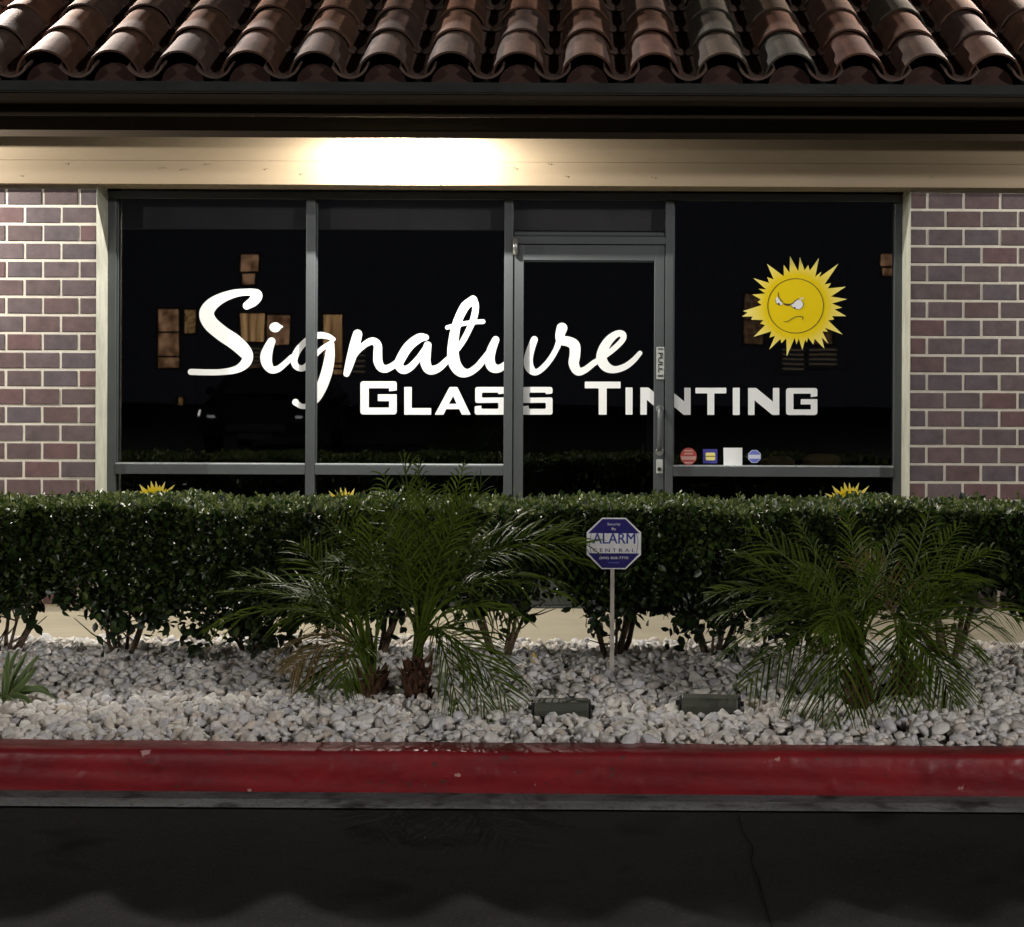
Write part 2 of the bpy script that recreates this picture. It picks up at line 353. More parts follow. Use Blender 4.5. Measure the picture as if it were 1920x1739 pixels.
def brick_wall(x0, x1, off, label, far0, far1):
    """x0..x1 is laid in single bricks; off = x of a joint on even rows counted from the top"""
    e = empty('brick_wall', ((x0 + x1) / 2, YB, .15), label, 'brick wall')
    core = MB().box(min(x0, far0), max(x1, far1), YB + .0035, YB + .24, .15, 2.95).build('mortar', M['mortar']); child_at(core, e)
    row = 0; z = ZT - PZ + .002; far = MB(); nb = 0
    while z > .1:
        o = off + (PX / 2 if row % 2 else 0)
        k0 = math.floor((min(x0, far0) - o) / PX) - 1; k1 = math.ceil((max(x1, far1) - o) / PX) + 1
        for k in range(k0, k1):
            a = o + k * PX + JO / 2; b = a + PX - JO
            a2, b2 = max(a, min(x0, far0)), min(b, max(x1, far1))
            if b2 - a2 < .012: continue
            zz = z + random.uniform(-.0008, .0008)
            if (a + b) / 2 < x0 - .1 or (a + b) / 2 > x1 + .1:
                y = YB - random.uniform(0, .002); far.box(a2, b2, y, y + .03, zz, zz + PZ - JO); continue
            br = bpy.data.objects.new('brick', full if (b2 - a2) > PX - JO - .001 else cutmesh(b2 - a2)); C.objects.link(br)
            br.parent = e; br.location = Vector((a2, YB - random.uniform(0, .0025), zz)) - e.location
            br.rotation_euler = (random.uniform(-.004, .004), random.uniform(-.003, .003), random.uniform(-.006, .006)); nb += 1
        z -= PZ; row += 1
    f = far.build('brick_rows', M['brick']); f['kind'] = 'stuff'; child_at(f, e)
    return e
jl = W(80.5, 355, YB)[0]; jr = W(1739.5, 355, YB)[0]
wl = brick_wall(XL - 1.45, XL, jl, 'mauve brown brick wall left of the shop window, pale mortar joints', XL - 4.5, XL)
wr = brick_wall(XR, XR + 1.45, jr, 'grey mauve brick wall right of the shop window, pale mortar joints', XR, XR + 4.5)
# stucco reveals closing the ends of the walls
for e, x0, x1 in ((wl, XL, XL + .004), (wr, XR - .004, XR)):
    child_at(MB().box(x0, x1, YB - .004, 10.60, .15, ZT).build('reveal', M['reveal'], bevel=.002), e)

# ------------------------------------------------------------------ beam, soffit, fascia, tile roof
BY = 10.25
zb0 = W(700, 347.5, BY)[2]; zb1 = W(700, 262, BY)[2] + .05; zmid = W(700, 303, BY)[2]
beam = empty('eave_beam', (0, BY, zb0), 'long cream painted timber beam above the shop window, brightest left of centre', 'beam')
seam = W(826, 320, BY)[0]
for x0, x1 in ((-8, seam - .0012), (seam + .0012, 8)):
    child_at(MB().box(x0, x1, BY, BY + .3, zb0, zmid - .0008).build('board', M['beam'], bevel=.003), beam)
child_at(MB().box(-8, 8, BY + .0025, BY + .3, zmid, zb1).build('board', M['beam'], bevel=.002), beam)
nails = MB()
for px, py in ((40,330),(125,307),(305,315),(345,318),(500,317),(566,326),(655,324),(745,328),(966,316),(1062,331),(1224,333),(1486,320),(1749,332),(1030,308),(390,308),(880,327)):
    p = W(px, py, BY - .001); r = .006
    nails.add([(p[0]+math.cos(a)*r*random.uniform(.7,1.3), BY-.0035, p[2]+math.sin(a)*r*random.uniform(.6,1)) for a in np.linspace(0, 5.3, 7)] + [(p[0], BY - .0005, p[2])] , [(i, (i+1) % 7, 7) for i in range(7)])
child_at(nails.build('nail_heads', M['beam']), beam)
# painted soffit behind the beam head (dark underside between beam and frame)
structure(MB().box(XL, XR, BY + .31, 10.60, zb0 + .002, zb0 + .05).build('window_header', M['eave']))
structure(MB().box(XL - 4.5, XR + 4.5, 10.6, 10.8, 2.62, 3.9).build('upper_wall', M['eave']))
YE = 9.15; SL = math.radians(26.6); cs, sn = math.cos(SL), math.sin(SL)
roof = empty('tile_roof', (0, YE, 2.85), 'barrel tile roof of mixed brown and grey clay tiles over the dark eave', 'roof')
YF = 9.28; zf0 = W(960, 220, YF)[2]; zf1 = W(960, 187, YF)[2]; zf2 = W(960, 174, YF)[2]
child_at(MB().box(-8, 8, YF, YF + .04, zf0, zf1 + .03).build('fascia', M['eave'], bevel=.003), roof)
child_at(MB().box(-8, 8, YF - .018, YF - .001, zf1, zf2).build('fascia_trim', M['eave'], bevel=.002), roof)
# sloping ledge under the tile ends: catches dashes of light that pass between the tiles
zl0 = W(960, 176, 9.045)[2]
lm = MB().add([(-8, 9.045, zl0), (8, 9.045, zl0), (8, 9.108, zl0+.017), (-8, 9.108, zl0+.017), (-8, 9.045, zl0-.003), (8, 9.045, zl0-.003), (8, 9.30, zl0-.003), (-8, 9.30, zl0-.003)],
              [(0,1,2,3),(4,5,1,0),(5,6,2,1),(6,7,3,2),(7,4,0,3),(4,7,6,5)])
child_at(MB().box(-8, 8, 9.06, YF - .001, W(960, 188, 9.06)[2], zl0 - .004).build('fascia_board', M['eave'], bevel=.003), roof)
child_at(lm.build('drip_ledge', M['dripledge']), roof)
zd = W(960, 153, YE + .03)[2]
child_at(MB().box(-8, 8, 9.109, 9.145, zl0 - .002, 2.998).build('drip_edge', M['drip']), roof)
# soffit built round the recessed lamp openings
R0 = .038; xs = sorted(SOFFIT)
sof = MB(); zs = zf0 + .006
def strip(x0, x1, y0, y1): sof.box(x0, x1, y0, y1, zs, zs + .02)
prev = -8
for (lx, ly, p) in xs:
    strip(prev, lx - R0, YF + .041, BY - .001)
    strip(lx - R0, lx + R0, YF + .041, ly - R0); strip(lx - R0, lx + R0, ly + R0, BY - .001)
    prev = lx + R0
strip(prev, 8, YF + .041, BY - .001)
child_at(sof.build('soffit', M['soffit']), roof)
zlip = W(960, 260, 9.955)[2]
child_at(MB().box(-8, 8, 9.9595, 9.9685, zlip, zs + .008).build('soffit_lip', M['lip'], bevel=.002), roof)
for x0, x1 in ((-8, -3.6), (3.4, 8)):          # added unseen boards, keep the outer eave lamps' light off the road
    child_at(MB().box(x0, x1, 9.578, 9.592, zs - .092, zs - .001).build('added_baffle', M['eave']), roof)
def deck(d, z): return (YE + d * cs, z + d * sn)
dk = MB().add([(-5, YE+.05, 2.99), (5, YE+.05, 2.99), (5, 10.72, 2.99+.79), (-5, 10.72, 2.99+.79)], [(0,1,2,3)])
child_at(dk.build('roof_deck', M['dark']), roof)
def arc_tile(r0, r1, L, th, a0, a1, lift0=0, n=12):
    """barrel piece running along +Y(local): r0 at the lower end; angle measured from straight up"""
    vs = []; fs = []
    for j in range(3):
        t = j / 2; r = r0 + (r1 - r0) * t; lf = lift0 * (1 - t)
        for q in (0, 1):
            rr = r - th * q
            for i in range(n + 1):
                a = a0 + (a1 - a0) * i / n
                vs.append((rr * math.sin(a), L * t, rr * math.cos(a) + lf))
    m = n + 1
    for j in range(2):
        for i in range(n):
            A = j * 2 * m + i; B = (j + 1) * 2 * m + i
            fs.append((A, A+1, B+1, B)); fs.append((A+m, B+m, B+m+1, A+m+1))
        A = j*2*m; B = (j+1)*2*m
        fs.append((A, B, B+m, A+m)); fs.append((A+n, A+n+m, B+n+m, B+n))
    for i in range(n):
        fs.append((i, i+m, i+m+1, i+1)); e = 4*m; fs.append((e+i, e+i+1, e+i+m+1, e+i+m))
    return vs, fs
def tmesh(name, args, m):
    vs, fs = arc_tile(*args); me = bpy.data.meshes.new(name); me.from_pydata(vs, [], fs); me.materials.append(m)
    import bmesh
    bm = bmesh.new(); bm.from_mesh(me); bmesh.ops.recalc_face_normals(bm, faces=bm.faces)
    for f in bm.faces: f.smooth = True
    for ed in bm.edges:
        if len(ed.link_faces) == 2 and ed.calc_face_angle(0) > .9: ed.smooth = False
    bm.to_mesh(me); bm.free(); return me
cover = [tmesh('cover_tile', (.137 + d, .124 + d, .47, .011, -1.52, 1.52, .010, 16), M['tile']) for d in (0, .002, -.002)]
pan = tmesh('pan_tile', (.100, .110, .47, .012, math.pi - 1.15, math.pi + 1.15, .015, 10), M['pan'])
stopm = bpy.data.meshes.new('bird_stop')
sv = [(-.105, 0, -.01)] + [(.108 * math.sin(a), 0, .105 * math.cos(a)) for a in np.linspace(-1.45, 1.45, 10)] + [(.105, 0, -.01)]
sn_ = len(sv); sv += [(x, .03, z) for x, y, z in sv]
stopm.from_pydata(sv, [], [tuple(range(sn_)), tuple(range(2*sn_-1, sn_-1, -1))] + [(i, i+sn_, (i+1) % sn_ + sn_, (i+1) % sn_) for i in range(sn_)])
stopm.materials.append(M['stop'])
PT = .3422
def put(me, name, X, d, nrm, jitter=.004):
    o = bpy.data.objects.new(name, me); C.objects.link(o); o.parent = roof
    p = Vector((X + random.uniform(-jitter, jitter), YE + d * cs - nrm * sn, 3.016 + d * sn + nrm * cs))
    o.location = p - roof.location; o.rotation_euler = (SL + random.uniform(-.006, .006), random.uniform(-.02, .02), random.uniform(-.012, .012)); return o
for k in range(-13, 13):
    X = .078 + PT * k
    s = bpy.data.objects.new('bird_stop', stopm); C.objects.link(s); s.parent = roof; s.location = Vector((X, YE + .05, 3.0)) - roof.location
    for r in range(4):
        put(random.choice(cover), 'cover_tile', X, r * .414 + random.uniform(-.006, .006), .004 + .004 * 0)
        put(pan, 'pan_tile', X + PT / 2, r * .414 - .015 + random.uniform(-.006, .006), .093)
# wall lamps above the tiles (they rake across the roof from both sides)
for i, (x, y, z, p) in enumerate(WALLPACK):
    side = 'left' if x < 0 else 'right'
    e = empty('wall_lamp', (x, 10.8, z), f'dark metal wall lamp above the tile roof at the {side} end', 'wall lamp')
    child_at(MB().prism([(x-.12, z+.14), (x+.12, z+.14), (x+.12, z+.02), (x-.12, z+.02)], y + .02, 10.8).build('housing', M['dark'], bevel=.01), e)
    child_at(MB().box(x-.1, x+.1, y - .04, y + .06, z + .016, z + .019).build('lens', emit('lamp_lens', (1,.9,.75), 4)), e)
    child_at(MB().box(x-.05, x+.05, y + .02, 10.8, z - .14, z + .02).build('bracket', M['dark']), e)
    l = bpy.data.lights.new('wall_lamp_light', 'POINT'); l.energy = p; l.color = (1, .86, .76); l.shadow_soft_size = .045
    lo = bpy.data.objects.new('wall_lamp_light', l); C.objects.link(lo); lo.location = (x, y - .01, z - .03); child_at(lo, e)
structure(MB().box(XL - 4.5, XR + 4.5, 10.8, 11.0, 3.7, 4.42).build('upper_wall', M['eave']))
# recessed eave lights
for i, (lx, ly, p) in enumerate(SOFFIT):
    lab = ['recessed eave light over the word on the left panes', 'recessed eave light over the left brick wall', 'recessed eave light beyond the right brick wall'][i]
    e = empty('eave_light', (lx, ly, zs), lab, 'ceiling light')
    hb = MB()
    for (a, b, c, d) in ((-R0, R0, -R0, -R0+.004), (-R0, R0, R0-.004, R0), (-R0, -R0+.004, -R0+.004, R0-.004), (R0-.004, R0, -R0+.004, R0-.004)):
        hb.box(lx + a, lx + b, ly + c, ly + d, zs + .001, zs + .045)
    hb.box(lx - R0, lx + R0, ly - R0, ly + R0, zs + .046, zs + .05)
    child_at(hb.build('housing', M['ledge']), e)
    child_at(MB().tube([(lx, ly, zs + .045), (lx, ly, zs + .014)], .014, 10).build('lamp_socket', M['dark']), e)
    l = bpy.data.lights.new('eave_light_bulb', 'POINT'); l.shadow_soft_size = .009; l.energy = p; l.color = (1, .95, .86)
    lo = bpy.data.objects.new('eave_light_bulb', l); C.objects.link(lo); lo.location = (lx, ly, zs + (0 if i == 0 else -.01)); child_at(lo, e)

# ------------------------------------------------------------------ shop front
YW = 10.59; YG = YW + .045; FB = YW + .10
sf = empty('shop_window', (-.35, YW, .15), 'dark tinted shop window in grey aluminium framing above the hedge', 'shop window')
def fx(px, py=620, Y=YW): return W(px, py, Y)[0]
def fz(py, px=960, Y=YW): return W(px, py, Y)[2]
xa0, xa1 = fx(201), fx(217); m10, m11 = fx(573.5), fx(591); m20, m21 = fx(945), fx(961.5)
m30, m31 = fx(1247.5), fx(1262.5); xb0, xb1 = fx(1677), fx(1692)
zh0, zh1 = fz(375), fz(361); zs0, zs1 = fz(892), fz(874.5)
zlow = .19
def part(name, m, *b, parent=sf, bevel=.0025):
    o = MB().box(*b).build(name, m, bevel=bevel); return child_at(o, parent)
part('head_rail', M['alu_h'], xa0, xb1, YW, FB, zh0, zh1)
part('jamb', M['alu'], xa0, xa1, YW + .001, FB, .15, zh0 - .001); part('jamb', M['alu'], xb0, xb1, YW + .001, FB, .15, zh0 - .001)
for a, b in ((m10, m11), (m20, m21), (m30, m31)):
    part('mullion', M['alu'], a, b, YW - .006, FB, .15, zh0 - .001)
for a, b in ((xa1, m10), (m11, m20), (m31, xb0)):
    part('sill_rail', M['alu_h'], a + .001, b - .001, YW - .004, FB, zs0, zs1)
    part('bottom_rail', M['alu_h'], a + .001, b - .001, YW, FB, .151, zlow + .02)
    part('glazing_bead', M['bead'], a + .001, b - .001, YW + .0, YG - .004, zs1 + .001, zs1 + .010, bevel=.003)
def pane(a, b, z0, z1, parent=sf):
    return child_at(MB().box(a - .004, b + .004, YG, YG + .006, z0 - .004, z1 + .004).build('pane', M['glass']), parent)
for a, b in ((xa1, m10), (m11, m20), (m31, xb0)):
    pane(a, b, zs1, zh0); pane(a, b, zlow + .02, zs0)
zt0, zt1, zt2 = fz(457.5), fz(443), fz(434)
part('transom_rail', M['alu_h'], m21 + .001, m30 - .001, YW - .002, FB, zt0, zt1)
part('transom_bead', M['alu_h'], m21 + .001, m30 - .001, YW + .012, FB, zt1 + .001, zt2, bevel=.008)
pane(m21, m30, zt2, zh0)
# vertical edge glints of the frame: small stops against the glass
for a in (m11, m31, xa1): part('glass_stop', M['alu'], a + .0005, a + .008, YW + .02, YG - .003, zs1 + .013, zh0 - .002, bevel=.002)
# door
dx0, dx1 = fx(963), fx(1245.5); dz0, dz1 = .165, fz(459)
door = empty('glass_door', ((dx0 + dx1) / 2, YW, .15), 'narrow framed aluminium glass door with a pull handle, behind the hedge', 'door')
gx0, gx1 = fx(981.5), fx(1227)
part('stile', M['alu'], dx0, gx0, YW + .004, FB - .03, dz0, dz1, parent=door); part('stile', M['alu'], gx1, dx1, YW + .004, FB - .03, dz0, dz1, parent=door)
zr = fz(488)
part('top_rail', M['alu_h'], gx0 + .0005, gx1 - .0005, YW + .005, FB - .03, zr, dz1 - .0005, parent=door)
part('bottom_rail', M['alu_h'], gx0 + .0005, gx1 - .0005, YW + .005, FB - .03, dz0, .37, parent=door)
part('glazing_bead', M['alu_h'], gx0 + .001, gx1 - .001, YW + .022, YG - .004, zr - .009, zr - .001, parent=door, bevel=.002)
pane(gx0, gx1, .37, zr, parent=door)
# pivot at the top corner
pv = MB(); p = W(966, 465, YW - .02); pv.tube([(p[0], YW - .018, fz(447)), (p[0], YW - .018, fz(478))], .014, 12)
child_at(pv.build('pivot_hinge', M['chrome'], smooth=True), door)
# threshold
part('threshold', M['alu_h'], m21 + .001, m30 - .001, YW - .02, FB, .151, .163, parent=door)
# pull handle (vertical grip bowed out from the stile) and the flat inner push plate seen through the glass
hx = W(1237, 800, YW)[0]
z0h, z1h = fz(764), fz(840)
hg = MB()
hg.tube([(hx, YW + .002, z1h), (hx, YW - .028, z1h + .002), (hx, YW - .05, z1h + .022), (hx, YW - .054, z1h + .06), (hx, YW - .054, z0h - .06), (hx, YW - .05, z0h - .022), (hx, YW - .028, z0h - .002), (hx, YW + .002, z0h)],
        [.016, .016, .0165, .0165, .0165, .0165, .016, .016], 12)
child_at(hg.build('pull_handle', M['alu'], smooth=True), door)
for zc in (fz(766), fz(846)):
    child_at(MB().tube([(hx, YW + .003, zc), (hx, YW - .006, zc)], .023, 16).build('handle_base', M['chrome'], smooth=False, bevel=.002), door)
child_at(MB().box(fx(1214.5), fx(1226.5), YG + .02, YG + .035, fz(852, 1220), fz(752, 1220)).build('push_bar', M['alu'], bevel=.003), door)
lk = child_at(MB().box(fx(1231.5), fx(1244), YW - .006, YW + .003, fz(888, 1237), fz(862, 1237)).build('lock_plate', M['plaque'], bevel=.003), door)
cy = MB().tube([(fx(1237.5), YW - .014, fz(880, 1237)), (fx(1237.5), YW - .005, fz(880, 1237))], .0115, 16).build('lock_cylinder', M['dark']); cy.parent = lk; cy.matrix_parent_inverse = Matrix.Translation(-Vector(door.location)) @ Matrix.Translation(Vector(door.location))
pq = child_at(MB().box(fx(1231), fx(1246), YW - .002, YW + .003, fz(711.5, 1238), fz(651, 1238)).build('push_plate_sign', M['plaque'], bevel=.001), door)
pq['label'] = 'grey plate with the word PULL reading downwards'

# ------------------------------------------------------------------ text helper (built-in font), mesh in the XZ plane
def text_mesh(name, s, h, width, cx, z0, y, m, parent, align='CENTER', rot=0, bold=0):
    cu = bpy.data.curves.new(name, 'FONT'); cu.body = s; cu.align_x = 'CENTER'; cu.resolution_u = 3; cu.offset = bold
    t = bpy.data.objects.new(name, cu); C.objects.link(t); bpy.context.view_layer.update()
    me = bpy.data.meshes.new_from_object(t.evaluated_get(bpy.context.evaluated_depsgraph_get()))
    bpy.data.objects.remove(t); bpy.data.curves.remove(cu)
    vs = np.array([v.co[:] for v in me.vertices]); lo, hi = vs.min(0), vs.max(0)
    sx = width / (hi[0] - lo[0]); sz = h / (hi[1] - lo[1])
    for v in me.vertices:
        X = (v.co.x - (lo[0] + hi[0]) / 2) * sx; Z = (v.co.y - lo[1]) * sz - h / 2
        if rot: X, Z = Z, -X
        v.co = Vector((cx + X, y, z0 + h / 2 * (0 if rot else 1) + Z))
    me.materials.clear(); me.materials.append(m)
    o = bpy.data.objects.new(name, me); C.objects.link(o); child_at(o, parent); return o
t = text_mesh('plate_lettering', 'PULL', .026, .115, fx(1238.5), fz(680, 1238), YW - .0045, M['dark'], door, rot=1, bold=.02)
MB_ = MB().box(fx(1234), fx(1243.5), YW - .0035, YW - .0022, fz(656, 1238), fz(653.8, 1238)); child_at(MB_.build('plate_screw_slot', M['dark']), door)
MB_ = MB().box(fx(1233.5), fx(1244), YW - .0035, YW - .0022, fz(707, 1238), fz(703, 1238)); child_at(MB_.build('plate_fine_print', M['alu']), door)

# ------------------------------------------------------------------ script lettering from stroke skeletons
LY = YG - .003
def zA(l): return [((340 + x / 4.3636), (530 + y / 4.3636), r / 4.3636) for x, y, r in l]
def zB(l): return [((640 + x / 3.2), (540 + y / 3.2), r / 3.2) for x, y, r in l]
def catmull(P, n=7):
    P = np.array(P, float); out = []
    Q = np.vstack([2*P[0]-P[1], P, 2*P[-1]-P[-2]])
    for i in range(len(P) - 1):
        a, b, c, d = Q[i:i+4]
        for t in np.linspace(0, 1, n, endpoint=False):
            out.append(.5 * ((2*b) + (-a+c)*t + (2*a-5*b+4*c-d)*t*t + (-a+3*b-3*c+d)*t**3))
    out.append(P[-1]); return np.array(out)
def stroke_field(strokes, gx, gy):
    X, Y = np.meshgrid(gx, gy); Fd = np.full(X.shape, 1e3)
    for st in strokes:
        S = catmull(st) if len(st) > 2 else np.array(st, float)
        for i in range(len(S) - 1):
            x0, y0, r0 = S[i]; x1, y1, r1 = S[i+1]; dx, dy = x1-x0, y1-y0; L2 = dx*dx+dy*dy + 1e-9
            t = np.clip(((X-x0)*dx + (Y-y0)*dy) / L2, 0, 1)
            Fd = np.minimum(Fd, np.hypot(X-x0-t*dx, Y-y0-t*dy) - (r0 + (r1-r0)*t))
    return Fd
def march(name, strokes, m, parent, step=1.1, yo=0):
    A = np.array([p for s in strokes for p in s]); R = A[:, 2].max() + 3
    gx = np.arange(A[:, 0].min() - R, A[:, 0].max() + R, step); gy = np.arange(A[:, 1].min() - R, A[:, 1].max() + R, step)
    Fd = stroke_field(strokes, gx, gy)
    vs = []; fs = []; idx = {}
    def V(x, y):
        k = (round(x, 3), round(y, 3))
        if k not in idx: idx[k] = len(vs); vs.append(W(x, y, LY - yo))
        return idx[k]
    for j in range(len(gy) - 1):
        run = None
        for i in range(len(gx) - 1):
            c = [(gx[i], gy[j], Fd[j, i]), (gx[i+1], gy[j], Fd[j, i+1]), (gx[i+1], gy[j+1], Fd[j+1, i+1]), (gx[i], gy[j+1], Fd[j+1, i])]
            ins = [q[2] < 0 for q in c]
            if all(ins):
                if run is None: run = i
                continue
            if run is not None:
                fs.append((V(gx[run], gy[j]), V(gx[i], gy[j]), V(gx[i], gy[j+1]), V(gx[run], gy[j+1]))); run = None
            if not any(ins): continue
            poly = []
            for q in range(4):
                a, b = c[q], c[(q+1) % 4]
                if a[2] < 0: poly.append(V(a[0], a[1]))
                if (a[2] < 0) != (b[2] < 0):
                    t = a[2] / (a[2] - b[2]); poly.append(V(a[0] + (b[0]-a[0])*t, a[1] + (b[1]-a[1])*t))
            poly = [p for n_, p in enumerate(poly) if p != poly[n_-1]]
            if len(poly) >= 3: fs.append(tuple(poly))
    return child_at(MB().add(vs, [f[::-1] for f in fs]).build(name, m), parent)
sg = empty('window_lettering', W(780, 705, LY), 'large white brush script word Signature across the dark panes and door', 'lettering')
S_ = zA([(535,190,32),(590,152,42),(618,108,45),(590,84,32),(520,80,28),(430,92,33),(330,128,42),(250,180,52),(207,250,60),(235,330,62),(330,415,62),(440,490,62),(515,560,56),(542,610,45),(520,665,40),(450,712,30),(330,733,25),(200,735,25),(78,732,25)])
i_dot = zA([(757,367,36),(772,367,40),(790,364,26),(828,362,5)])
i_ = [zA([(738,482,32),(712,540,40),(695,600,48),(700,660,44),(735,712,32),(790,708,27),(850,662,24),(905,610,22)])]
g_ = [zA([(1245,465,18),(1200,442,24),(1130,432,27),(1065,452,26),(1000,500,26),(945,570,28),(922,640,28),(945,690,26),(1000,700,25),(1060,640,20),(1120,570,20),(1175,525,20),(1225,500,24)]),
      zA([(1222,508,30),(1215,600,40),(1198,700,45),(1172,790,46),(1135,880,44),(1095,955,36),(1040,1005,24),(985,1014,21),(945,990,24),(935,980,28)])]
n_ = [zA([(1442,424,38),(1422,500,42),(1398,590,40),(1372,680,34),(1352,746,26)]),
      zA([(1385,655,18),(1440,570,20),(1505,505,26),(1565,480,30),(1605,510,33),(1607,580,36),(1610,650,37),(1640,700,34),(1690,703,30),(1750,664,24),(1800,610,20)])]
a_ = [zB([(508,298,18),(468,302,27),(410,345,29),(368,405,29),(345,460,27),(370,492,25),(412,478,22),(462,425,19),(505,365,18)]),
      zB([(518,345,23),(508,400,29),(505,450,31),(530,492,28),(582,482,23),(635,435,19),(668,400,16)]), zB([(268,488,22),(312,468,18),(345,435,16)])]
t_ = [zB([(790,72,25),(742,112,27),(706,180,26),(684,250,28),(672,330,31),(670,400,35),(682,460,36),(715,502,32),(760,510,23),(810,480,21),(850,435,20),(880,395,18)]),
      zB([(790,72,25),(806,112,20),(795,180,20),(766,250,18),(735,310,18),(700,365,16)]), zB([(636,238,13),(700,222,14),(780,208,13),(850,203,14)])]
u_ = [zB([(926,312,22),(902,370,27),(890,430,30),(905,475,30),(945,485,23),(990,455,19),(1040,400,17)]),
      zB([(1158,311,21),(1136,370,24),(1122,430,27),(1130,480,27),(1165,507,19),(1212,478,18),(1260,420,17),(1300,350,17)])]
r_ = [zB([(1324,242,32),(1312,285,28),(1318,315,27),(1360,322,30),(1398,345,33),(1402,400,32),(1395,455,31),(1418,500,26),(1460,493,20),(1520,448,18)]), zB([(1290,365,16),(1310,318,20)])]
e_ = [zB([(1510,456,18),(1580,408,17),(1640,362,17),(1688,312,17),(1688,280,20),(1655,276,20),(1608,312,26),(1572,370,30),(1562,430,32),(1590,475,29),(1640,491,21),(1700,474,19),(1750,438,17),(1792,392,14)])]
for n0, st in enumerate(([S_], [i_dot] + i_, g_, n_, a_, t_, u_, r_, e_)):
    march('letter', st, M['white'], sg, yo=.0006 * n0)

# ------------------------------------------------------------------ block lettering
gt = empty('window_lettering', W(1100, 778, LY), 'smaller white block capitals GLASS TINTING under the script word', 'lettering')
def rnd_poly(pts, r=3.0):
    """pts: (x, y, round?)"""
    out = []
    n = len(pts)
    for i, (x, y, q) in enumerate(pts):
        if not q: out.append((x, y)); continue
        a = np.array(pts[i-1][:2]) - (x, y); b = np.array(pts[(i+1) % n][:2]) - (x, y)
        rr = q if q > 1 else r
        a = a / np.hypot(*a) * rr; b = b / np.hypot(*b) * rr; c = np.array((x, y))
        for t in np.linspace(0, 1, 5): out.append(tuple((1-t)**2*(c+a) + 2*t*(1-t)*c + t*t*(c+b)))
    return out
def flat(name, poly, m, parent, Y=LY, holes=()):
    loops = [poly] + list(holes); allp = [p for l in loops for p in l]
    tr = tessellate_polygon([[Vector((x, y, 0)) for x, y in l] for l in loops])
    vs = [W(x, y, Y) for x, y in allp]; fs = []
    for t in tr:
        a, b, c = (Vector(vs[i]) for i in t)
        fs.append(t if (b - a).cross(c - a).y < 0 else (t[0], t[2], t[1]))
    me = bpy.data.meshes.new(name); me.from_pydata(vs, [], fs); me.materials.append(m)
    o = bpy.data.objects.new(name, me); C.objects.link(o)
    return child_at(o, parent) if parent else o
def Gp(x0, y0, x1, y1, tw, th, bx, cut, b0, b1):
    return rnd_poly([(x0,y0,6),(x1,y0,5),(x1,cut,1.5),(x1-tw,cut+1.5,0),(x1-tw,y0+th,1.5),(x0+tw+1.5,y0+th,1.5),(x0+tw+1.5,y1-th,1.5),(x1-tw,y1-th,1.5),(x1-tw,b1,0),(bx,b1,1.2),(bx,b0,1.2),(x1,b0,1.5),(x1,y1,6),(x0,y1,6)])
def Sp(x0, y0, x1, y1, t=11.5, m0=746, m1=756):
    w_ = 12.5
    return rnd_poly([(x0,y0,5),(x1,y0,5),(x1,y0+12.5,1),(x1-w_,y0+13.5,0),(x1-w_,y0+t-1,1),(x0+w_,y0+t-1,1),(x0+w_,m0,1),(x1,m0-.5,4),(x1,y1,5),(x0-1,y1,5),(x0-1,y1-16,1),(x0+w_-1,y1-17,0),(x0+w_-1,y1-11,1),(x1-w_,y1-11,1),(x1-w_,m1-.5,1),(x0,m1,4)])
def Np(x0, y0, x1, y1, w_=12): return rnd_poly([(x0,y0,1.2),(x0+15,y0,1.5),(x1-w_,y1-25,0),(x1-w_,y0,1.2),(x1,y0,1.2),(x1,y1,1.2),(x1-13,y1,1.5),(x0+w_,y0+23,0),(x0+w_,y1,1.2),(x0,y1,1.2)])
def clipx(poly, x, keep_less):
    out = []; n = len(poly)
    for i in range(n):
        a, b = poly[i], poly[(i+1) % n]; ia = (a[0] < x) == keep_less; ib = (b[0] < x) == keep_less
        if ia: out.append(a)
        if ia != ib: t = (x - a[0]) / (b[0] - a[0]); out.append((x, a[1] + (b[1]-a[1])*t))
    return out
wm = M['white']
flat('letter', Gp(675.7,715.3,743.9,777.6,14.3,13,708.5,732.5,739.7,752.5), wm, gt)
flat('letter', rnd_poly([(758,726,1.2),(772,726,1.2),(772,765.5,1.5),(808.5,765.5,1.2),(808.5,778,1.2),(758,778,1.2)]), wm, gt)
flat('letter', rnd_poly([(815,778,1.2),(843,726,1.5),(857.5,726,1.5),(882.5,778,1.2),(866,778,1.2),(861,767.5,0),(837,767.5,0),(831.5,778,1.2)]), wm, gt, holes=[[(841.8,757.5),(856,757.5),(849.8,743)]])
flat('letter', Sp(891,726,947,778), wm, gt); flat('letter', Sp(980,726,1036,778), wm, gt)
flat('letter', rnd_poly([(1096.5,716,1.2),(1163.5,716,1.2),(1163.5,728.5,1.2),(1137.5,728.5,1.2),(1137.5,778,1.2),(1122.5,778,1.2),(1122.5,728.5,1.2),(1096.5,728.5,1.2)]), wm, gt)
flat('letter', rnd_poly([(1173,727,1.2),(1186,727,1.2),(1186,778,1.2),(1173,778,1.2)]), wm, gt)
flat('letter', clipx(Np(1200.7,727,1259,778), 1231, True), wm, gt); flat('letter', clipx(Np(1236.5,727.5,1295,778.3), 1259, False), wm, gt)
flat('letter', rnd_poly([(1304,727.5,1.2),(1361.8,727.5,1.2),(1361.8,738,1.2),(1339.3,738,1.2),(1339.3,778.3,1.2),(1326.3,778.3,1.2),(1326.3,738,1.2),(1304,738,1.2)]), wm, gt)
flat('letter', rnd_poly([(1374,727.5,1.2),(1387,727.5,1.2),(1387,778.5,1.2),(1374,778.5,1.2)]), wm, gt)
flat('letter', Np(1402.7,727.8,1461.2,778.5), wm, gt)
flat('letter', Gp(1473.8,728,1532.6,778.6,12.4,10.5,1501.3,743.5,748.8,758.8), wm, gt)

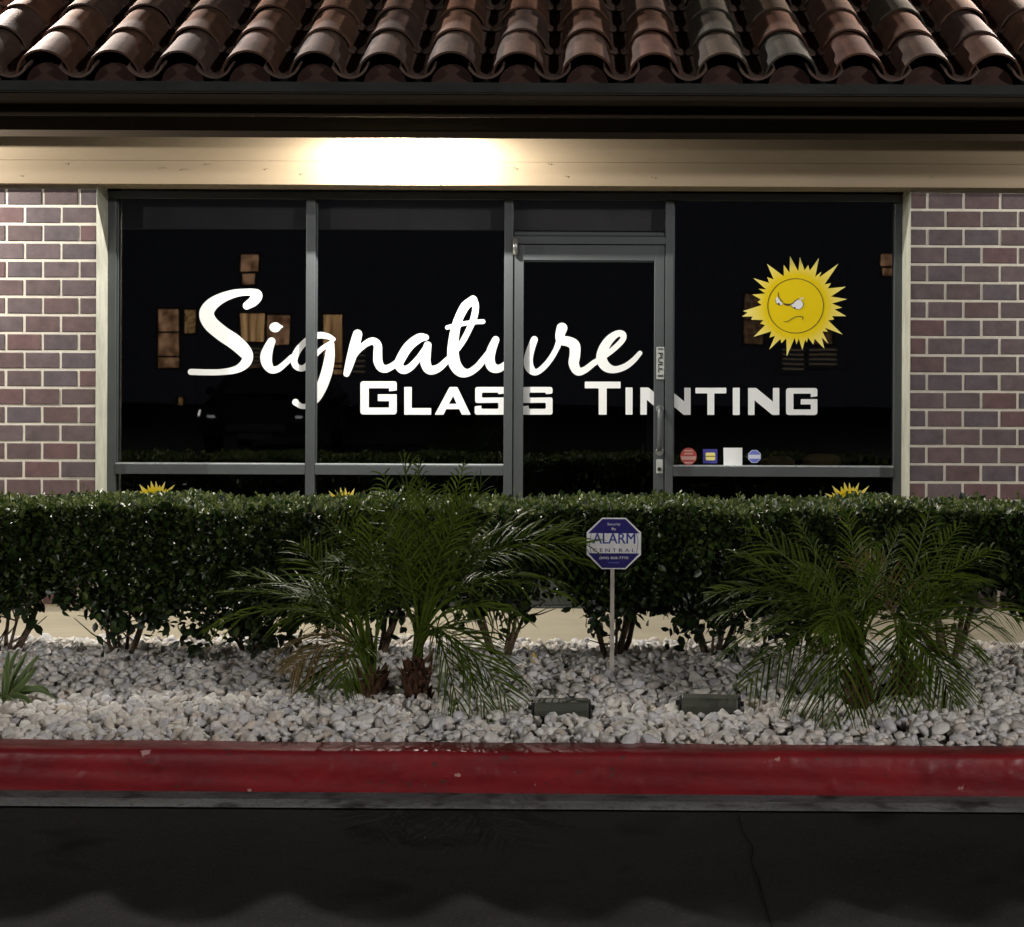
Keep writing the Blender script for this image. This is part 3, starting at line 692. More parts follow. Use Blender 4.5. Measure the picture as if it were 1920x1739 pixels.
# ------------------------------------------------------------------ yellow sun decals
SUN = [(840,90),(968,325),(992,100),(1065,308),(1122,225),(1145,315),(1290,112),(1230,408),(1325,330),(1295,415),(1592,205),(1375,528),(1475,507),(1425,590),(1705,562),(1475,715),(1725,755),(1490,825),(1648,888),(1530,915),(1712,1020),(1490,1020),(1525,1070),(1430,1085),(1655,1305),(1380,1200),(1425,1260),(1340,1255),(1435,1450),(1330,1350),(1372,1525),(1222,1370),(1200,1460),(1120,1355),(1100,1425),(1075,1385),(1030,1545),(975,1370),(940,1460),(910,1360),(790,1640),(780,1365),(705,1440),(690,1375),(515,1540),(605,1325),(520,1355),(550,1255),(275,1340),(450,1160),(378,1135),(425,1080),(235,1075),(260,1025),(95,1025),(180,965),(110,940),(400,848),(335,800),(385,760),(255,685),(455,668),(350,595),(468,605),(268,428),(515,505),(485,415),(585,448),(480,205),(742,400),(742,220),(830,345)]
def sun_mat():
    m = bpy.data.materials.new('sun_yellow'); m.use_nodes = True; nt = m.node_tree; b = nt.nodes['Principled BSDF']; b.inputs['Roughness'].default_value = .6; b.inputs['Specular IOR Level'].default_value = .15
    at = nt.nodes.new('ShaderNodeAttribute'); at.attribute_name = 'vary'; r = nt.nodes.new('ShaderNodeValToRGB')
    r.color_ramp.elements[0].position = .0; r.color_ramp.elements[0].color = (.84,.62,.004,1); r.color_ramp.elements[1].position = 1; r.color_ramp.elements[1].color = (.95,.85,.30,1)
    nt.links.new(at.outputs['Fac'], r.inputs[0]); nt.links.new(r.outputs[0], b.inputs['Base Color']); return m
M['sun'] = sun_mat()
M['sunline'] = mat('sun_outline', (.10,.07,.01), .6); M['sunbrown'] = mat('sun_brow', (.10,.02,.01), .6)
def sun(cx, cy, sc, label, full=True, group=None):
    e = empty('sun_decal', W(cx, cy, LY), label, 'sun decal', group)
    f = lambda x, y: (cx + (x - 925) / 8.28 * sc, cy + (y - 860) / 8.28 * sc)
    # body with a small white rim (the vinyl's backing) behind it
    poly = [f(x, y) for x, y in SUN]
    cen = np.array([925, 860.0]); vs = [W(cx, cy, LY)]; va = [0.0]; ring = []
    for (x, y) in SUN:
        d = np.array((x, y)) - cen; L = np.hypot(*d); u = d / L
        ring.append((cen + u * min(L, 480), (x, y), np.clip((L - 480) / 330, 0, 1)))
    n = len(SUN)
    for a, b, v in ring: vs.append(W(*f(*a), LY)); va.append(0.0)
    for a, b, v in ring: vs.append(W(*f(*b), LY)); va.append(float(v))
    fs = [(0, 1 + (i+1) % n, 1 + i) for i in range(n)] + [(1+i, 1+(i+1) % n, 1+n+(i+1) % n, 1+n+i) for i in range(n)]
    me = bpy.data.meshes.new('sun_rays'); me.from_pydata(vs, [], fs); me.materials.append(M['sun'])
    a = me.attributes.new('vary', 'FLOAT', 'POINT'); a.data.foreach_set('value', va)
    o = bpy.data.objects.new('sun_rays', me); C.objects.link(o); child_at(o, e)
    # ring line
    vs = []; fs = []; N_ = 64
    for k in range(N_):
        q = 2 * math.pi * k / N_
        for r in (427, 439): vs.append(W(*f(925 + r * math.cos(q), 860 + r * math.sin(q) * .975), LY - .0012))
    fs = [(2*k, 2*k+1, (2*k+3) % (2*N_), (2*k+2) % (2*N_)) for k in range(N_)]
    child_at(MB().add(vs, fs).build('face_outline', M['sunline']), e)
    if not full: return e
    def line(name, pts, r, m, d=.0018):
        P = catmull([(x, y, r if not isinstance(r, list) else r[i]) for i, (x, y) in enumerate(pts)], 5); vs = []; fs = []
        for i in range(len(P)):
            t = P[min(i+1, len(P)-1)] - P[max(i-1, 0)]; nn = np.array((-t[1], t[0])); nn = nn / np.hypot(*nn) * P[i][2]
            vs += [W(*f(P[i][0]+nn[0], P[i][1]+nn[1]), LY - d), W(*f(P[i][0]-nn[0], P[i][1]-nn[1]), LY - d)]
            if i: fs.append((2*i-2, 2*i-1, 2*i+1, 2*i))
        child_at(MB().add(vs, fs).build(name, m), e)
    flat('eye', [f(*p) for p in [(640,715),(612,760),(618,800),(650,835),(700,850),(725,830),(690,790),(660,740)]], wm, e, LY - .0014)
    flat('eye', [f(*p) for p in [(850,850),(905,800),(960,762),(1010,775),(1042,815),(1040,860),(1000,905),(940,912),(895,890)]], wm, e, LY - .0014)
    flat('eyelid', [f(*p) for p in [(980,735),(1020,725),(1065,740),(1050,755),(1000,760)]], mat('lid_cream', (.8,.75,.4), .6), e, LY - .0013)
    flat('pupil', [f(*p) for p in [(645,832),(655,812),(672,812),(682,838),(665,845)]], M['dark'], e, LY - .0022)
    flat('pupil', [f(*p) for p in [(895,892),(902,878),(920,880),(928,905),(912,906)]], M['dark'], e, LY - .0022)
    flat('brow_fold', [f(*p) for p in [(735,825),(790,835),(870,828),(850,850),(800,862),(755,850)]], M['sunbrown'], e, LY - .0016)
    line('brow', [(657,650),(655,700),(680,755),(735,808)], [5,7,7,5], M['sunline']); line('brow', [(735,820),(800,832),(870,828),(910,790),(975,745)], [5,7,8,8,6], M['sunline'])
    line('eye_line', [(612,760),(620,810),(655,842),(700,850)], 3.5, M['sunline'], .0024); line('eye_line', [(850,852),(895,895),(945,915),(1010,900),(1045,850),(1035,800),(1010,775)], 3.5, M['sunline'], .0024)
    line('mouth', [(735,1108),(800,1102),(870,1060),(940,1026),(1005,1024),(1038,1040)], [3,6,6,6,7,6], M['sunline']); line('mouth', [(1030,1020),(1042,1050),(1022,1082)], [4,6,3], M['sunline'])
    return e
sun(1491.7, 573.9, 1.0, 'large yellow cartoon sun decal with a scowling face on the right pane')
sun(1588, 952, .52, 'small yellow sun decal peeking over the hedge at the right pane', False)
sun(288, 948, .50, 'small yellow sun decal peeking over the hedge at the leftmost pane', False)
sun(643, 960, .50, 'small yellow sun decal barely showing over the hedge under the second pane', False)

# ------------------------------------------------------------------ stickers
red = mat('sticker_red', (.50,.07,.06), .5); pink = mat('sticker_pink', (.62,.38,.33), .5); yel = mat('sticker_yellow', (.85,.75,.25), .5)
bl2 = mat('sticker_blue', (.05,.045,.30), .5); bl3 = mat('sticker_light_blue', (.16,.20,.62), .5); olive = mat('sticker_olive', (.2,.17,.02), .5)
def disc(cx, cy, rx, ry, n=28, a0=0): return [(cx + rx * math.cos(a0 + 2*math.pi*k/n), cy + ry * math.sin(a0 + 2*math.pi*k/n)) for k in range(n)]
def band(cx, cy, rx, ry, y0, y1, f=.93, n=8):
    l = []; r = []
    for t in np.linspace(y0, y1, n):
        w_ = rx * f * math.sqrt(max(0, 1 - ((t - cy) / ry) ** 2)); l.append((cx - w_, t)); r.append((cx + w_, t))
    return r + l[::-1]
s1 = empty('round_sticker', W(1291, 856, LY), 'round red sticker with pale print, leftmost of the sticker row', 'sticker')
flat('sticker_face', disc(1291, 856, 15.3, 16.2), red, s1); flat('printed_band', band(1291, 856, 15, 16, 856, 862.5), pink, s1, LY - .001)
flat('printed_band', band(1291, 856, 15, 16, 844, 847, .7), pink, s1, LY - .001); flat('printed_band', band(1291, 856, 15, 16, 866.5, 869.5, .8), pink, s1, LY - .001); flat('printed_band', band(1291, 856, 15, 16, 849.5, 852.5, .6), pink, s1, LY - .001)
s2 = empty('square_sticker', W(1331, 856, LY), 'square blue sticker with two yellow bars like an equals sign', 'sticker')
flat('sticker_face', [(1318,842.5),(1345,842.5),(1345,869.3),(1318,869.3)], bl2, s2)
flat('printed_bar', rnd_poly([(1323,849,1),(1341,849,1),(1341,855,0),(1323,855,0)]), yel, s2, LY - .001); flat('printed_bar', rnd_poly([(1323,857,0),(1341,857,0),(1341,863.5,1),(1323,863.5,1)]), yel, s2, LY - .001)
flat('printed_line', [(1323,855),(1341,855),(1341,857),(1323,857)], olive, s2, LY - .001)
s3 = empty('paper_sticker', W(1374, 857, LY), 'plain white square sticker standing on the sill rail beside the blue ones', 'sticker')
flat('sticker_face', [(1356.5,840),(1391.8,840),(1391.8,874.5),(1356.8,874.5)], wm, s3)
s4 = empty('octagon_sticker', W(1414, 856, LY), 'small pale blue octagonal sticker, rightmost of the sticker row', 'sticker')
oc = lambda r: disc(1414.6, 856.3, r, r, 8, math.pi / 8)
flat('sticker_face', oc(13), mat('sticker_pale', (.55,.58,.8), .5), s4); flat('printed_field', oc(11.7), bl3, s4, LY - .001)
flat('printed_band', [(1403.5,853),(1425.7,853),(1425.7,860.5),(1403.5,860.5)], mat('sticker_pale2', (.7,.72,.85), .5), s4, LY - .002)
# cushions lying inside, behind the right pane
for (px, py, rx, rz, lab) in ((1456, 860, .11, .045, 'tan cushion inside the right pane, left of the pair'), (1540, 860, .12, .06, 'tan cushion inside the right pane, right of the pair, by the jamb')):
    c = W(px, py + 10, 10.84); vs = []; fs = []; nu, nv = 16, 8
    for j in range(nv + 1):
        q = math.pi * j / nv
        for i in range(nu):
            a = 2 * math.pi * i / nu; s_ = lambda t: math.copysign(abs(t) ** .7, t)
            wob = 1 + .06 * math.sin(5 * a + q * 3)
            vs.append((c[0] + rx * s_(math.cos(a)) * s_(math.sin(q)) * wob, 10.84 + .07 * s_(math.sin(a)) * math.sin(q), c[2] + rz * s_(math.cos(q)) * wob))
    fs = [(j*nu+i, j*nu+(i+1) % nu, (j+1)*nu+(i+1) % nu, (j+1)*nu+i) for j in range(nv) for i in range(nu)]
    o = MB().add(vs, fs).build('cushion', M['cushion'], smooth=True); tag(o, lab, 'cushion', 'cushions inside the window')
zc = W(1500, 875, 10.84)[2] - .012
tb = empty('display_shelf', (1.35, 10.84, .145), 'dark low shelf inside the right pane carrying tan cushions', 'shelf')
child_at(MB().box(.95, 1.72, 10.74, 10.98, zc - .03, zc - .003).build('shelf_board', M['interior']), tb)
for x in (.98, 1.67): child_at(MB().box(x, x + .03, 10.77, 10.95, .146, zc - .031).build('shelf_leg', M['interior']), tb)

# ------------------------------------------------------------------ alarm company sign on a stake
SY = 8.28
sc_ = W(1151, 1019.5, SY)
sign = empty('yard_sign', W(1147, 1262, SY)[:2] + (.14,), 'blue and white octagonal alarm company yard sign on a thin metal stake', 'sign')
def octo(rx, rz, k=.44):
    return [(-rx, -rz*k), (-rx*k, -rz), (rx*k, -rz), (rx, -rz*k), (rx, rz*k), (rx*k, rz), (-rx*k, rz), (-rx, rz*k)]
U = SY / F   # metres per photo pixel at the sign
RX, RZ = 51 * U, 48 * U
def at_sign(poly): return [(sc_[0] + x, sc_[2] + z) for x, z in poly]
child_at(MB().prism(at_sign(octo(RX, RZ)), SY, SY + .006).build('sign_panel', M['signwhite']), sign)
def sflat(name, poly, m, d):
    vs = [(sc_[0] + x, SY - d, sc_[2] + z) for x, z in poly]; tr = tessellate_polygon([[Vector((x, z, 0)) for x, z in poly]])
    fs = []
    for t in tr:
        a, b, c = (Vector(vs[i]) for i in t); fs.append(t if (b-a).cross(c-a).y < 0 else (t[0], t[2], t[1]))
    return child_at(MB().add(vs, fs).build(name, m), sign)
r1, r2, k = RX * .955, RZ * .955, .44
zt_, zb_ = r2 * .42, -r2 * .40
sflat('blue_field', [(-r1*.985, zt_), (r1*.985, zt_), (r1*k, r2), (-r1*k, r2)], M['blue'], .0008)
sflat('blue_field', [(-r1*k, -r2), (r1*k, -r2), (r1*.985, zb_), (-r1*.985, zb_)], M['blue'], .0008)
for sg_ in (-1, 1):
    pts = [(sg_*r1*(.86 + .06*math.sin(math.pi*(t))), zb_ + (zt_-zb_)*t) for t in np.linspace(0, 1, 8)]
    sflat('arc_line', pts + [(x + sg_*.0022, z) for x, z in pts[::-1]], M['blue'], .0009)
gradm = mat('sign_letter_blue', (.03,.05,.28), .4)
text_mesh('sign_lettering', 'ALARM', RZ*.40, RX*1.55, sc_[0], sc_[2] + RZ*.0, SY - .0012, gradm, sign)
text_mesh('sign_lettering', 'ALARM', RZ*.41, RX*1.56, sc_[0] + .0012, sc_[2] - .0004, SY - .0015, gradm, sign)
text_mesh('sign_lettering', 'C E N T R A L', RZ*.14, RX*1.55, sc_[0], sc_[2] - RZ*.335, SY - .0012, M['blue'], sign)
text_mesh('sign_lettering', 'Security', RZ*.13, RX*.48, sc_[0], sc_[2] + RZ*.68, SY - .0012, M['signwhite'], sign)
text_mesh('sign_lettering', 'By', RZ*.12, RX*.16, sc_[0], sc_[2] + RZ*.50, SY - .0012, M['signwhite'], sign)
text_mesh('sign_lettering', '(800) 828-7770', RZ*.13, RX*1.06, sc_[0], sc_[2] - RZ*.64, SY - .0012, M['signwhite'], sign, bold=.01)
sflat('fine_print', [(-RX*.2, -RZ*.76), (RX*.2, -RZ*.76), (RX*.2, -RZ*.735), (-RX*.2, -RZ*.735)], bl3, .0012)
px0 = W(1147.5, 1160, SY + .01)[0]
child_at(MB().add([(px0-.010, SY+.008, .06), (px0+.010, SY+.008, .06), (px0+.004, SY+.014, .06), (px0-.004, SY+.014, .06),
                   (px0-.008, SY+.008, sc_[2]), (px0+.010, SY+.008, sc_[2]), (px0+.005, SY+.014, sc_[2]), (px0-.004, SY+.014, sc_[2])],
                  [(0,3,2,1),(4,5,6,7),(0,1,5,4),(1,2,6,5),(2,3,7,6),(3,0,4,7)]).build('stake', M['post']), sign)

# ------------------------------------------------------------------ white gravel
def stones(name, xr, yr, n, smin, smax, layers, avoid=()):
    ico = [(0,0,1)]
    t = (1 + 5 ** .5) / 2
    B = np.array([(-1,t,0),(1,t,0),(-1,-t,0),(1,-t,0),(0,-1,t),(0,1,t),(0,-1,-t),(0,1,-t),(t,0,-1),(t,0,1),(-t,0,-1),(-t,0,1)], float)
    B /= np.linalg.norm(B[0])
    Fi = [(0,11,5),(0,5,1),(0,1,7),(0,7,10),(0,10,11),(1,5,9),(5,11,4),(11,10,2),(10,7,6),(7,1,8),(3,9,4),(3,4,2),(3,2,6),(3,6,8),(3,8,9),(4,9,5),(2,4,11),(6,2,10),(8,6,7),(9,8,1)]
    vs = [tuple(v) for v in B]; mid = {}; F2 = []
    def mp_(a, b):
        k_ = (min(a, b), max(a, b))
        if k_ not in mid: m_ = (np.array(vs[a]) + vs[b]); vs.append(tuple(m_ / np.linalg.norm(m_))); mid[k_] = len(vs) - 1
        return mid[k_]
    for a, b, c in Fi:
        x, y, z = mp_(a, b), mp_(b, c), mp_(c, a); F2 += [(a,x,z),(b,y,x),(c,z,y),(x,y,z)]
    base = np.array(vs); F2 = np.array(F2); K = len(base)
    shapes = []
    for _ in range(14):                       # broken, flat-faceted pebbles: sphere cut by a few random planes
        p = base.copy() * 1.2
        for q in range(11):
            nn = rng.normal(size=3); nn /= np.linalg.norm(nn); d = rng.uniform(.52, .92)
            s_ = p @ nn; over = s_ > d; p[over] -= np.outer(s_[over] - d, nn) * .97
        shapes.append(p)
    V = np.zeros((n, K, 3)); 
    for i in range(n):
        lay = i % layers
        x = rng.uniform(*xr); y = yr[0] + (yr[1] - yr[0]) * rng.random() - KA * x * (1 if yr[0] < 8 else 0)
        s_ = rng.uniform(smin, smax) * (1.35 if rng.random() < .10 else 1) * .5
        sc = np.array((rng.uniform(.85, 1.3), rng.uniform(.75, 1.1), rng.uniform(.55, .85))) * s_
        M3 = np.array(Matrix.Rotation(rng.uniform(0, 6.3), 3, 'Z') @ Matrix.Rotation(rng.normal(0, .45), 3, 'X') @ Matrix.Rotation(rng.normal(0, .45), 3, 'Y'))
        z = .118 + lay * .017 + rng.uniform(-.004, .006) + (.012 * math.sin(x * 2.3 + 1) * math.sin(y * 3.1)) + (.012 if y > 7.2 else 0)
        V[i] = (shapes[rng.integers(14)] * sc) @ M3.T + (x, y, z)
    keep = np.ones(n, bool)
    for (ax, ay, rx_, ry_) in avoid:
        keep &= ~((abs(V[:, 0, 0] - ax) < rx_) & (abs(V[:, 0, 1] - ay) < ry_) )
    V = V[keep]; n = len(V)
    Fa = (F2[None] + (np.arange(n) * K)[:, None, None]).reshape(-1, 3)
    o = fastmesh(name, V, Fa, M['stone']); set_vary(o, rng.random(n), K)
    return o
g = stones('gravel', (-3.3, 2.9), (YK + .185, WY - .015), 16500, .031, .062, 3, avoid=[(W(1052, 1350, 7.5)[0], 7.44, .115, .085), (W(1331, 1342, 7.6)[0], 7.54, .12, .085)]); tag(g, 'bed of loose white gravel stones between the red kerb and the walkway', kind='stuff')
g2 = stones('gravel', (-4.6, -3.3), (YK + .185, WY - .015), 1500, .04, .07, 2); tag(g2, 'white gravel continuing beyond the left edge', kind='stuff')
g3 = stones('gravel', (2.9, 4.2), (YK + .185, WY - .015), 1500, .04, .07, 2); tag(g3, 'white gravel continuing beyond the right edge', kind='stuff')

# ------------------------------------------------------------------ leaves
LT = np.array([(0,0,0),(-.24,.30,.07),(0,.34,0),(.24,.30,.07),(-.25,.64,.06),(0,.68,-.01),(.25,.64,.06),(0,1,-.06)])
LF = np.array([(0,2,1),(0,3,2),(1,2,5),(1,5,4),(2,3,6),(2,6,5),(4,5,7),(5,6,7)])
def leaf_mesh(name, P, D, Nn, S, vary, m, parent, wide=1.0):
    """P positions, D directions, Nn approx normals, S sizes"""
    n = len(P); D = D / np.linalg.norm(D, axis=1)[:, None]
    Xa = np.cross(D, Nn); Xa /= np.linalg.norm(Xa, axis=1)[:, None] + 1e-9; Za = np.cross(Xa, D)
    V = P[:, None] + S[:, None, None] * (LT[None, :, 0:1] * wide * Xa[:, None] + LT[None, :, 1:2] * D[:, None] + LT[None, :, 2:3] * Za[:, None])
    Fa = (LF[None] + (np.arange(n) * 8)[:, None, None]).reshape(-1, 3)
    o = fastmesh(name, V, Fa, m, parent, smooth=True); set_vary(o, vary, 8); return o
HB = [(-400,1150),(0,1128),(60,1138),(110,1112),(170,1128),(240,1158),(330,1150),(400,1165),(500,1180),(640,1150),(760,1130),(860,1118),(900,1128),(985,1132),(1012,1080),(1060,1092),(1100,1140),(1200,1128),(1280,1150),(1340,1150),(1420,1172),(1550,1150),(1700,1140),(1800,1100),(1850,1082),(1920,1118),(2300,1140)]
hbx = np.array([W(a, 1130, 8.7)[0] for a, b in HB]); hbz = np.array([W(a, b, 8.7)[2] for a, b in HB])
ZTOP = .912; YH0, YH1 = 8.34, 9.14
def lowz(x): return np.interp(x, hbx, hbz)
bases = [(-330, .0), (-110, .03), (12, -.02), (235, .0), (470, .05), (705, .04), (940, .02), (1148, -.04), (1338, .05), (1560, .03), (1782, .02), (1990, 0), (2180, 0)]
slab = ['at the far left end of the hedge, outside the frame', 'just outside the left edge of the hedge', 'clipped hedge shrub at the left edge behind the strap leaf plant', 'clipped hedge shrub with forked trunk left of the palms',
        'clipped hedge shrub behind the leftmost arching palm frond', 'clipped hedge shrub directly behind the left pair of palms', 'clipped hedge shrub with bare spreading stems right of the left palms', 'clipped hedge shrub directly behind the alarm sign',
        'clipped hedge shrub between the alarm sign and the right palms', 'clipped hedge shrub directly behind the right pair of palms', 'clipped hedge shrub with thick pale trunk right of the right palms', 'clipped hedge shrub at the right edge of the hedge', 'at the far right end of the hedge, outside the frame']
hxs = [W(b, 1230, 8.9)[0] for b, d in bases]
for i, (b, dY) in enumerate(bases):
    x = hxs[i]; yb = 8.88 + dY
    xl = (hxs[i-1] + x) / 2 if i else x - .3; xr_ = (hxs[i+1] + x) / 2 if i < len(bases) - 1 else x + .3
    e = empty('hedge_shrub', (x, yb, .13), slab[i] if slab[i].startswith('clipped') else 'clipped shrub ' + slab[i], 'shrub', 'clipped hedge shrubs in a row')
    # stems
    sb = MB(); tips = []
    ns = 6 if i != 10 else 5
    for k_ in range(ns):
        a = 2 * math.pi * (k_ + random.random() * .6) / ns; sp = random.uniform(.10, .30)
        tx, ty = x + math.cos(a) * sp * 1.15, yb + math.sin(a) * sp; tz = random.uniform(.52, .8)
        r0 = random.uniform(.008, .015) * (1.9 if i == 10 else 1.35 if k_ == 0 else 1)
        pts = [(x + math.cos(a)*.02, yb + math.sin(a)*.02, .10)]
        for q in (.25, .5, .75, 1):
            pts.append((x + (tx-x)*q**.8 + random.uniform(-.015,.015), yb + (ty-yb)*q**.8 + random.uniform(-.015,.015), .10 + (tz-.10)*q))
        sb.tube(pts, [r0, r0*.85, r0*.7, r0*.5, r0*.35], 7)
        tips.append(pts)
        for q in (1, 2, 2, 3):
            p = Vector(pts[q]); aa = random.uniform(0, 6.28); L_ = random.uniform(.08, .2)
            p2 = p + Vector((math.cos(aa)*L_, math.sin(aa)*L_, random.uniform(.0, .14))); sb.tube([p, (p+p2)/2 + Vector((0,0,-.01)), p2], [.0045, .0035, .002], 5)
            tips.append([p2])
    st = child_at(sb.build('stems', M['bark'], smooth=True), e)
    # foliage
    wd = xr_ - xl; inview = 0 < b < 1990
    n = int((12500 if inview else 6000) * wd)
    X = rng.uniform(xl - .03, xr_ + .03, n); u = rng.random(n)
    Yv = rng.uniform(YH0 + .03, YH1 - .03, n); zl = lowz(X) + .03 * np.sin(X * 17) + .025 * np.sin(X * 41 + Yv * 9) + .06 * (Yv - YH0)
    top = ZTOP + .010 * np.sin(X * 5.3) + .008 * np.sin(X * 13 + 1)
    Z = zl + (top - zl) * rng.random(n) ** .9
    cls = rng.random(n)
    f_ = cls < .34; Yv[f_] = YH0 + np.abs(rng.normal(0, .035, f_.sum()))                 # front face
    t_ = (cls >= .34) & (cls < .60); Z[t_] = top[t_] - np.abs(rng.normal(0, .016, t_.sum())); Yv[t_] = rng.uniform(YH0, YH1, t_.sum())
    bk = (cls >= .60) & (cls < .70); Yv[bk] = YH1 - np.abs(rng.normal(0, .03, bk.sum()))
    # belly: the front tucks in towards the bottom
    tuck = np.clip((.72 - Z) / .35, 0, 1); Yv = np.where(f_, Yv + tuck ** 2 * .30, Yv)
    keep = rng.random(n) < 1 - .5 * np.clip((Z - zl) / .05 < .35, 0, 1) * rng.random(n)
    # a thin place beside the sign, as in the hedge itself
    hole = ((X - W(1030, 1080, 8.7)[0]) / .07) ** 2 + ((Z - W(1030, 1080, 8.7)[2]) / .05) ** 2 < 1
    hole |= ((X - W(1330, 1040, 8.7)[0]) / .035) ** 2 + ((Z - W(1330, 1040, 8.7)[2]) / .06) ** 2 < 1
    hole |= ((X - W(165, 1105, 8.7)[0]) / .03) ** 2 + ((Z - W(165, 1105, 8.7)[2]) / .06) ** 2 < 1
    keep &= ~(hole & (rng.random(n) < .93))
    keep &= (Z < top + .004)
    P = np.stack([X, Yv, Z], 1)
    out = np.stack([(X - x) * .6, np.where(f_, -1.2, np.where(bk, 1, 0)), np.where(t_, 1.2, .25)], 1)
    D = out + rng.normal(0, .75, (n, 3)); Nn = np.array((0, -.5, .9)) + rng.normal(0, .8, (n, 3))
    S = rng.uniform(.026, .052, n) * np.where(t_, .72, 1.1)
    vary = np.clip(np.where(t_, rng.uniform(.4, 1.0, n), rng.uniform(0, .75, n)), 0, 1)  # clipped top paler: the eave light on it is put into leaf colour
    P, D, Nn, S, vary = P[keep], D[keep], Nn[keep], S[keep], vary[keep]
    # hanging sprigs with larger leaves under the clipped mass, and a few fresh shoots above it
    ex = []
    for k_ in range(int(34 * wd / .55)):
        tx = rng.uniform(xl, xr_); ty = rng.uniform(YH0 + .1, YH1 - .1); z0 = float(lowz(tx)); L_ = rng.uniform(.03, .19) * (1 if rng.random() < .6 else .5)
        for q in range(rng.integers(5, 10)):
            ex.append((tx + rng.normal(0, .025), ty + rng.normal(0, .025), z0 - L_ * rng.random() + .03, rng.normal(0, .7), rng.normal(0, .6), -.5 + rng.normal(0, .4), rng.uniform(.042, .070), rng.uniform(0, .45)))
    for k_ in range(int(16 * wd / .55)):
        tx = rng.uniform(xl, xr_); ty = rng.uniform(YH0, YH1); L_ = rng.uniform(.01, .045) * (1.5 if rng.random() < .15 else 1)
        for q in range(4):
            ex.append((tx + rng.normal(0, .004), ty, ZTOP + L_ * q / 4, rng.normal(0, .5), rng.normal(0, .4), 1, rng.uniform(.016, .028), rng.uniform(.6, 1)))
    E = np.array(ex)
    P = np.vstack([P, E[:, :3]]); D = np.vstack([D, E[:, 3:6]]); Nn = np.vstack([Nn, rng.normal(0, 1, (len(E), 3))]); S = np.append(S, E[:, 6]); vary = np.append(vary, E[:, 7])
    fo = leaf_mesh('foliage', P, D, Nn, S, vary, M['leaf'], None, 1.05); child_at(fo, e)

# ------------------------------------------------------------------ palms
def frond(crown, tip, lift, nl, L, parent, m, dens=1.0, droop=.35, name='frond', seedw=.0046):
    c, t_ = Vector(crown), Vector(tip); d = t_ - c; Ln = d.length
    c1 = c + Vector((d.x * .12, d.y * .12, max(d.z * .5, 0) + lift * Ln)); c2 = c + d * .62 + Vector((0, 0, lift * Ln * .9))
    def B(s): return c*(1-s)**3 + c1*3*s*(1-s)**2 + c2*3*s*s*(1-s) + t_*s**3
    N_ = 14; pts = [B(i / N_) for i in range(N_ + 1)]
    mb = MB(); mb.tube(pts, [.0065 * (1 - i / N_) ** .7 + .0012 for i in range(N_ + 1)], 5)
    nvs = len(mb.v); vv = [.55] * nvs
    side0 = d.cross(Vector((0, 0, 1)));
    if side0.length < .05: side0 = Vector((1, 0, 0))
    side0.normalize(); tw = random.uniform(-.7, .7)
    for k_ in range(nl):
        s = .24 + .76 * (k_ + random.random() * .3) / nl; p = B(s); T = (B(min(s + .02, 1)) - B(s - .02)).normalized()
        sd = (side0 - T * side0.dot(T)).normalized(); up = sd.cross(T); 
        if up.z < 0: up = -up
        sd2 = sd * math.cos(tw) + up * math.sin(tw); up2 = up * math.cos(tw) - sd * math.sin(tw)
        env = math.sin(math.pi * min(1, (.12 + s * .92))) ** .55 if s < .97 else .3
        for sg_ in (-1, 1):
            if random.random() > .93: continue
            l = L * (env * .85 + .15) * random.uniform(.85, 1.1); fwd = .75 + .9 * s + random.uniform(-.22, .22)
            dr = (sd2 * sg_ + T * fwd + up2 * random.uniform(.15, .6)).normalized()
            wv = T.cross(dr).cross(dr); wv = (wv.normalized() + Vector((random.uniform(-.4,.4), random.uniform(-.4,.4), random.uniform(-.4,.4)))).normalized() * seedw * random.uniform(.8, 1.2)
            g = Vector((0, 0, -1)); vs = []; b0 = len(mb.v)
            for q, ww in ((0, .55), (.3, 1), (.65, .8), (1, 0)):
                pp = p + dr * l * q + g * droop * l * q * q
                vs += [pp - wv * ww, pp + wv * ww] if ww else [pp]
            mb.add(vs, [(0,1,3,2),(2,3,5,4),(4,5,6)]); vv += [min(1, max(0, random.gauss(.42, .2)))] * 7
    o = mb.build(name, m); a = o.data.attributes.new('vary', 'FLOAT', 'POINT'); a.data.foreach_set('value', vv)
    return child_at(o, parent)
